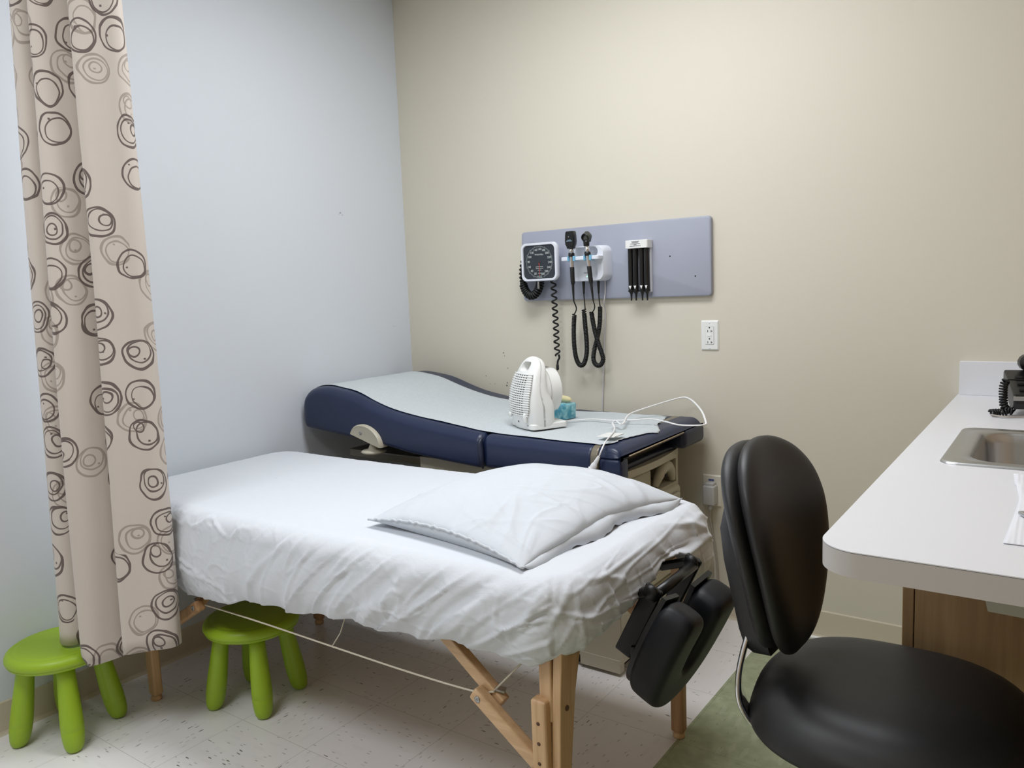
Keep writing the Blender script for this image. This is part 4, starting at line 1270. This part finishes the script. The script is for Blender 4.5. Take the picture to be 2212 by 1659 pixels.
def adapter():
    t = thing('plug_adapter', 'grey plug-in power adapter in the low wall outlet with dangling cord', 'power adapter', (1.56, -.006, .50))
    m = mat('light_grey_plastic', (190, 190, 190), .45, var=.01)
    obj('adapter_body', box(1.543, 1.590, -.050, -.006, .463, .540, .006), m, t, angle=40)
    obj('adapter_step', box(1.549, 1.584, -.040, -.006, .538, .550, .003), m, t, angle=40)
    obj('strain_relief', lathe([(0, .440), (.006, .440), (.008, .452), (.009, .465), (0, .465)], 16, (1.566, -.028, 0)), m, t)
    obj('cord', tube(catmull([(1.566, -.028, .445), (1.563, -.022, .41), (1.570, -.014, .34), (1.580, -.012, .27), (1.587, -.012, .19), (1.586, -.014, .10), (1.570, -.03, .02), (1.55, -.08, .006), (1.50, -.12, .005)], 8), .0032, 8), M_cord_grey, t)
adapter()

# ------------------------------------------------------------------ counter, sink, phone
CZ = .933
CX0, CY0 = 2.404, -1.740
def counter():
    t = thing('countertop', 'white laminate worktop with rounded corner and backsplash on the right', 'countertop', (2.72, -.87, .88))
    r = .062
    def outline(e=0.0):
        o = []
        for k in range(13):
            a = math.radians(180 + 90 * k / 12); o.append((CX0 + e + r - e + (r - e) * math.cos(a) - 0, CY0 + r + (r - e) * math.sin(a)))
        o += [(RX, CY0 + e), (RX, -.001), (CX0 + e, -.001)]
        return o
    def slab(z0, z1, e=0.0): return loft([[(x, y, z) for x, y in outline(e)] for z in (z0, z1)])
    top = obj('worktop', slab(CZ - .0016, CZ), M_lam_white, t, smooth=False)
    core = obj('edge_band', slab(CZ - .0390, CZ - .0024), M_lam_edge, t, smooth=True, angle=40)
    seam = obj('edge_seam', slab(CZ - .0024, CZ - .0016, .0004), M_seam, t, smooth=False)
    hole = lambda: loft([[(x, y, z) for x, y in rrect(.425, .395, .06, 6, 2.742, -.872)] for z in (CZ - .2, CZ + .1)])
    for ob, sm in ((top, False), (core, True), (seam, False)):
        bm0 = bmesh.new(); bm0.from_mesh(ob.data); bm0.transform(root_matrix(t)); bm0.to_mesh(ob.data); bm0.free(); ob.parent = None
        boolean(ob, [hole()])
        bm0 = bmesh.new(); bm0.from_mesh(ob.data); bm0.transform(root_matrix(t).inverted()); bm0.to_mesh(ob.data); bm0.free(); ob.parent = t
        for p in ob.data.polygons: p.use_smooth = sm
        if sm: ob.data.set_sharp_from_angle(angle=math.radians(40))
    obj('backsplash', box(2.408, RX, -.020, 0, CZ, 1.042, .0012, 1), M_lam_white, t, smooth=False)
    obj('support_panel', prism([(2.588, .893), (2.611, .788), (3.04, .780), (3.04, .893)], lambda x, z: (x, -1.50, z), lambda x, z: (x, -1.475, z)), mat('pale_grey_panel', (176, 174, 162), .5), t, smooth=False)
counter()
def base_cabinet():
    t = thing('base_cabinet', 'brown wood-look base cabinet under the white worktop', 'cabinet', (2.75, -.56, 0))
    obj('end_panel', box(2.453, RX - .002, -1.130, -1.108, 0, .893, .001, 1), M_cab, t, smooth=False)
    obj('carcass', box(2.455, RX - .004, -1.108, -.013, .09, .70), M_cab, t, smooth=False)
    obj('toe_kick', box(2.50, RX - .004, -1.108, -.013, 0, .09), M_dark, t, smooth=False)
    for y0, y1 in ((-1.130, -.575), (-.571, -.014)):
        d = obj('door', box(2.429, 2.451, y0, y1, .10, .890, .0015, 1), M_cab, t, smooth=False)
        yy = y1 - .05 if y0 < -1 else y0 + .05
        obj('door_handle', tube([(2.429, yy, .70), (2.405, yy, .70), (2.405, yy, .80), (2.429, yy, .80)], .005, 8), M_steel, d)
base_cabinet()
def sink():
    t = thing('sink', 'stainless steel drop-in sink set in the white worktop', 'sink', (2.742, -.872, CZ))
    cx, cy = 2.742, -.872
    W_, D_ = .515, .440
    rings = []
    for w, d, r, z in ((W_, D_, .035, CZ + .0004), (W_ - .004, D_ - .004, .034, CZ + .004), (W_ - .012, D_ - .012, .032, CZ + .006), (W_ - .040, D_ - .040, .04, CZ + .0035), (W_ - .052, D_ - .052, .045, CZ + .0055), (W_ - .100, D_ - .072, .06, CZ + .004), (W_ - .112, D_ - .084, .058, CZ - .002), (W_ - .122, D_ - .094, .055, CZ - .02), (W_ - .135, D_ - .105, .055, CZ - .13), (W_ - .17, D_ - .14, .05, CZ - .155), (.12, .12, .059, CZ - .162), (.02, .02, .0099, CZ - .164)):
        rings.append([(x, y, z) for x, y in rrect(w, d, r, 8, cx, cy)])
    b = loft(rings, caps=False)
    obj('basin', b, M_steel, t)
    obj('drain', lathe([(0, 0), (.042, 0), (.040, .003), (.034, .001), (0, .001)], 24, (cx, cy, CZ - .1615)), M_chrome, t)
sink()
def faucet():
    t = thing('faucet', 'gooseneck sink faucet, only its grey spout end showing at the right edge', 'faucet', (2.985, -.872, CZ))
    obj('faucet_base', lathe([(0, 0), (.026, 0), (.026, .012), (.018, .03), (0, .03)], 24, (2.985, -.872, CZ + .006)), M_chrome, t)
    pts = catmull([(2.985, -.872, CZ + .03), (2.985, -.872, 1.14), (2.975, -.872, 1.26), (2.92, -.872, 1.335), (2.82, -.872, 1.355), (2.72, -.872, 1.335), (2.672, -.872, 1.298), (2.664, -.872, 1.285)], 8)
    obj('spout', tube(pts, .010, 14), M_chrome, t)
    obj('aerator', lathe([(0, 0), (.0125, 0), (.0135, .004), (.0135, .020), (.011, .026), (0, .026)], 20, (2.662, -.872, 1.262)), mat('dark_grey_metal', (96, 94, 88), .4, .6), t)
faucet()
def phone():
    t = thing('desk_phone', 'black corded desk phone behind the sink on the white worktop', 'telephone', (2.66, -.36, CZ))
    X = Vector((.98, .20, 0)).normalized(); Yv = Vector((-.20, .98, 0)).normalized(); O = Vector((2.580, -.432, CZ + .0005))
    def Wp(x, y, z): return O + X * x + Yv * y + Vector((0, 0, z))
    # raised wedge body on a foot
    prof = [(-.005, .036), (-.005, .054), (.0, .062), (.175, .110), (.185, .104), (.185, .067), (.06, .018), (.0, .022)]
    rings = [[Wp(x, y, z) for y, z in prof] for x in (0, .19)]
    obj('phone_body', loft(rings), M_black_gloss, t, smooth=False, bevel=.004)
    obj('silver_trim', loft([[Wp(x, y, z) for y, z in ((-.0062, .046), (-.0062, .0555), (-.002, .0575), (-.002, .046))] for x in (-.001, .191)]), M_steel, t, smooth=False)
    obj('stand', loft([[Wp(x, y, z) for x, y in ((.055 + e, .05), (.17 - e, .05), (.17 - e, .14), (.055 + e, .14))] for z, e in ((0, -.006), (.012, 0), (.050, .012))]), M_black_gloss, t, smooth=False)
    for i in range(2):
        for j in range(3):
            x = .026 + .026 * i; y = .028 + .040 * j
            zc = .062 + .274 * y + .001
            obj('key', loft([[Wp(x + a, y + b, zc + .274 * b + h) for a, b in rrect(.018, .012, .003, 3)] for h in (0, .005)]), M_dark, t, smooth=False)
    hs = catmull([Wp(.055, .05, .098), Wp(.058, .09, .120), Wp(.058, .13, .132), Wp(.055, .175, .132)], 6)
    obj('handset', tube(hs, [.024 if (i < 5 or i > len(hs) - 6) else .017 for i in range(len(hs))], 14), M_black_gloss, t)
    cl = catmull([Wp(.03, .045, .096), Wp(-.002, .035, .098), Wp(-.014, .03, .096), Wp(-.020, .03, .080), Wp(-.020, .03, .05), Wp(-.016, .025, .022), Wp(.004, .02, .0115)], 8)
    co = obj('cord_lead', tube(cl[:14], .0022, 8), M_black_rubber, t)
    obj('coiled_cord', helix(cl[14:], .0085, .0030, .0072, 9, 6, ref=(0, 1, 0)), M_black_rubber, t)
    c2 = catmull([Wp(-.01, .02, .011), Wp(-.035, .015, .011), Wp(-.052, .005, .011)], 8)
    obj('coiled_cord', helix(c2, .0075, .0028, .0072, 9, 6, ref=(0, 0, 1)), M_black_rubber, t)
    loop = catmull([Wp(-.052, .0, .006), Wp(-.02, -.02, .004), Wp(.02, -.012, .004), Wp(.06, .02, .006)], 6)
    obj('line_cord', tube(loop, .0022, 8), M_cord_grey, t)
phone()
def paper_towel():
    s = N('embossed_towel'); co = s.pos(); x, y, z = s.sep(co); c = lin((230, 231, 236))
    wv = s.math('SINE', s.math('MULTIPLY', s.math('ADD', x, s.math('MULTIPLY', y, .02)), 820)); wd = s.math('SINE', s.math('MULTIPLY', y, 1300))
    s.color(s.mix(s.math('MULTIPLY', s.math('ADD', wv, 1), .5), tuple(v * .985 for v in c), c)); s.b.inputs['Roughness'].default_value = .9
    s.bump(s.math('ADD', wv, s.math('MULTIPLY', wd, .8)), .22, .0012)
    def f(u, v):
        xl = ismooth([(0, 2.634), (.6, 2.640), (.8, 2.634), (1, 2.622)], v)
        x = xl + u * .24; y = -1.603 + .42 * v + .012 * u
        zz = CZ + .0008 + .0012 * (noise.noise(Vector((x * 18, y * 14, 1))) + 1) + .012 * sstep(.80, .96, v) * (.5 + .5 * math.sin(v * 40)) 
        return (x, y, zz)
    o = obj('paper_towel', grid(30, 60, f), s.m)
    so = o.modifiers.new('solid', 'SOLIDIFY'); so.thickness = .0006
    tag(o, 'white embossed paper towel lying flat on the worktop near the sink', 'paper towel')
    k = obj('metal_clip', box(2.645, 2.70, -1.455, -1.432, CZ + .004, CZ + .010, .002), M_steel)
    k.data.transform(Matrix.Translation((2.664, -1.44, 0)) @ Matrix.Rotation(math.radians(30), 4, 'Z') @ Matrix.Translation((-2.664, 1.44, 0)))
    tag(k, 'small grey metal tip of an instrument lying on the paper towel', 'instrument')
paper_towel()

# ------------------------------------------------------------------ clinic chair
def chair():
    cx, cy = 2.458, -1.392
    SZ = .031
    t = thing('task_chair', 'black vinyl swivel chair with oval backrest pulled up to the worktop', 'chair', (cx, cy, 0))
    # seat
    prof = [(0, .5560), (.20, .5562), (.40, .5568), (.56, .5572), (.68, .5550), (.77, .5490), (.84, .5400), (.90, .5270), (.945, .5110), (.975, .4950), (.994, .4800), (1.0, .4690), (.99, .4610), (.95, .4570), (.6, .456), (0, .456)]
    rings = []
    for r, z in prof:
        ring = []
        for k in range(72):
            a = 2 * PI * k / 72
            R = .253 * (1 + .03 * math.cos(2 * a) - .03 * math.cos(4 * a))
            dz = 0
            if z > .50:
                dz = .010 * (r ** 2) * math.cos(2 * (a - .1)) - .012 * r ** 2 * max(0, math.cos(a)) ** 2
            ring.append((cx + max(r, .002) * R * math.cos(a), cy + max(r, .002) * R * math.sin(a), z + dz + SZ))
        rings.append(ring)
    obj('seat', loft(rings), M_black_vinyl, t, sub=1)
    obj('seat_pan', lathe([(0, 0), (.15, 0), (.185, .012), (.19, .02), (0, .02)], 40, (cx, cy, .4365 + SZ)), M_black_shell, t)
    # backrest cushion: egg-shaped, wrapped round the sitter
    B = Vector((2.256, -1.438, .826)); nrm = Vector((.99, -.065, .165)).normalized()
    side = Vector((nrm.y, -nrm.x, 0)).normalized() * -1          # towards +y (far edge)
    if side.y < 0: side = -side
    upv = nrm.cross(side).normalized()
    if upv.z < 0: upv = -upv
    HH = .207
    def halfw(tv):
        # tv -1 bottom .. 1 top
        return ismooth([(-1, .012), (-.97, .045), (-.9, .074), (-.75, .108), (-.5, .142), (-.2, .170), (.1, .186), (.35, .188), (.6, .172), (.8, .136), (.92, .092), (.98, .05), (1, .012)], tv)
    def padpt(u, tv, front, sc=1.0, d0=0.0):
        w = halfw(tv) * sc * .92; x = u * w
        wrap = .036 * (x / .19) ** 2
        lum = .012 * math.cos((tv + .25) * 1.6)
        e = (1 - u ** 4) ** .5
        et = min(1.0, math.sqrt(max(0, 1 - abs(tv) ** 6)))
        th = .030 * e * et
        d = wrap + lum + (th if front else -th * .7) + d0
        return B + side * x + upv * (tv * HH * (1 if sc == 1 else .97)) + nrm * d
    def pad(sc, d0):
        nu, nv = 40, 60; bm = bmesh.new()
        def g(front): return [[bm.verts.new(padpt(math.sin(PI / 2 * (-1 + 2 * i / nu)), math.sin(PI / 2 * (-1 + 2 * j / nv)), front, sc, d0)) for j in range(nv + 1)] for i in range(nu + 1)]
        for fr in (True, False):
            G = g(fr)
            for i in range(nu):
                for j in range(nv): bm.faces.new((G[i][j], G[i + 1][j], G[i + 1][j + 1], G[i][j + 1]))
        bmesh.ops.remove_doubles(bm, verts=bm.verts, dist=.0006)
        return bm
    obj('backrest', pad(1.0, 0), M_black_vinyl, t)
    obj('back_shell', pad(.97, -.034), M_black_shell, t)
    # moulded cover of the support bar behind the shell
    rings = []
    for zt, hw_, d0, d1 in ((-.200, .050, -.078, -.02), (-.19, .056, -.082, -.02), (-.16, .060, -.086, -.02), (-.02, .066, -.092, -.02), (.04, .062, -.090, -.02), (.09, .05, -.074, -.02), (.10, .045, -.06, -.02)):
        rings.append([B + side * a + upv * zt + nrm * (d0 + (d1 - d0) * b) for a, b in ((-hw_ * 1.15, 1), (-hw_, .35), (-hw_ * .62, 0), (hw_ * .62, 0), (hw_, .35), (hw_ * 1.15, 1))])
    obj('bar_cover', loft(rings), M_black_shell, t, smooth=True, angle=35)
    pb = B + upv * -.185 + nrm * -.045
    # chrome J-shaped bar from under the seat up to the back
    jb = catmull([(cx - .06, cy - .02, .468), (2.34, -1.440, .466), (2.280, -1.466, .468), (2.232, -1.486, .484), (2.206, -1.492, .522), (2.200, -1.486, .565), (2.204, -1.472, .61), (2.212, -1.452, .655)], 8)
    obj('support_bar', tube(jb, 0, 16, flat=(.036, .006, (0, 0, 1))), M_chrome, t)
    obj('cover_screw', lathe([(0, 0), (.005, 0), (.004, .001), (0, .001)], 12, B + side * -.045 + upv * -.17 + nrm * -.075, -side), M_dark, t)
    obj('gas_column', lathe([(0, .10), (.028, .10), (.028, .27), (.018, .275), (.018, .46), (0, .46)], 24, (cx, cy, 0)), M_chrome, t)
    hub = obj('base_hub', lathe([(0, .075), (.04, .075), (.045, .10), (.035, .135), (0, .135)], 24, (cx, cy, 0)), M_black_gloss, t)
    for k in range(5):
        a = math.radians(54 + 72 * k); d = Vector((math.cos(a), math.sin(a), 0))
        lg = obj('base_leg', bar(Vector((cx, cy, .105)) + d * .03, Vector((cx, cy, .078)) + d * .255, .036, .026, bev=.006), M_black_gloss, t, smooth=False)
        c = Vector((cx, cy, .027)) + d * .245
        s = d.cross(Vector((0, 0, 1)))
        obj('caster', lathe([(0, -.018), (.022, -.018), (.027, -.012), (.027, .012), (.022, .018), (0, .018)], 20, c, s), M_black_gloss, lg)
        obj('caster_stem', lathe([(0, 0), (.006, 0), (.006, .04), (0, .04)], 10, c), M_steel, lg)
chair()

# ------------------------------------------------------------------ lights
def troffer(x, y, power, sx, sy, label, color=(.97, 1.0, 1.05)):
    t = thing('ceiling_light', label, 'ceiling light', (x, y, RZ - .012), 0)
    fr = []
    bmf = loft([[(x + a, y + b, z) for a, b in rrect(sx + e, sy + e, .004, 2)] for z, e in ((RZ, .05), (RZ - .010, .05), (RZ - .010, 0), (RZ, 0))], caps=False)
    obj('light_frame', bmf, M_white_pl, t, smooth=False)
    L = bpy.data.lights.new('fluorescent_panel', 'AREA'); L.shape = 'RECTANGLE'; L.size = sx; L.size_y = sy; L.energy = power; L.color = color
    o = bpy.data.objects.new('fluorescent_panel', L); COL.objects.link(o); o.location = (x, y, RZ - .006)
    return t
troffer(1.45, -1.1, 25.5, 1.2, .6, 'recessed fluorescent ceiling panel above the exam table side of the room')
troffer(1.1, -3.0, 24, 1.2, .6, 'recessed fluorescent ceiling panel near the rear wall of the room')  # added out of view as front fill for the near-facing sides

w = bpy.data.worlds.new('world'); SC.world = w; w.use_nodes = True
w.node_tree.nodes['Background'].inputs[0].default_value = (.9, .95, 1, 1); w.node_tree.nodes['Background'].inputs[1].default_value = .0

# ------------------------------------------------------------------ camera
yaw, pitch, roll = .6243, .1186, -.0406
cyw, syw = math.cos(yaw), math.sin(yaw)
fwd = Vector((-syw * math.cos(pitch), cyw * math.cos(pitch), -math.sin(pitch)))
right = Vector((cyw, syw, 0)); up = right.cross(fwd)
r2 = right * math.cos(roll) + up * math.sin(roll); u2 = -right * math.sin(roll) + up * math.cos(roll)
cam = bpy.data.cameras.new('camera'); co = bpy.data.objects.new('camera', cam); COL.objects.link(co)
cam.sensor_fit = 'HORIZONTAL'; cam.sensor_width = 36; cam.lens = 36 * 1700.63 / 2212; cam.clip_start = .02
Mx = Matrix((r2, u2, -fwd)).transposed().to_4x4(); Mx.translation = Vector((2.7095, -2.9098, 1.3276))
co.matrix_world = Mx
SC.camera = co
SC.view_settings.view_transform = 'Standard'; SC.view_settings.look = 'None'; SC.view_settings.gamma = 1
SC.view_settings.use_curve_mapping = False
SC.view_settings.exposure = 0.28
SC.cycles.max_bounces = 6; SC.cycles.diffuse_bounces = 4; SC.cycles.glossy_bounces = 3
SC.cycles.use_adaptive_sampling = True; SC.cycles.adaptive_threshold = .03; SC.cycles.adaptive_min_samples = 16
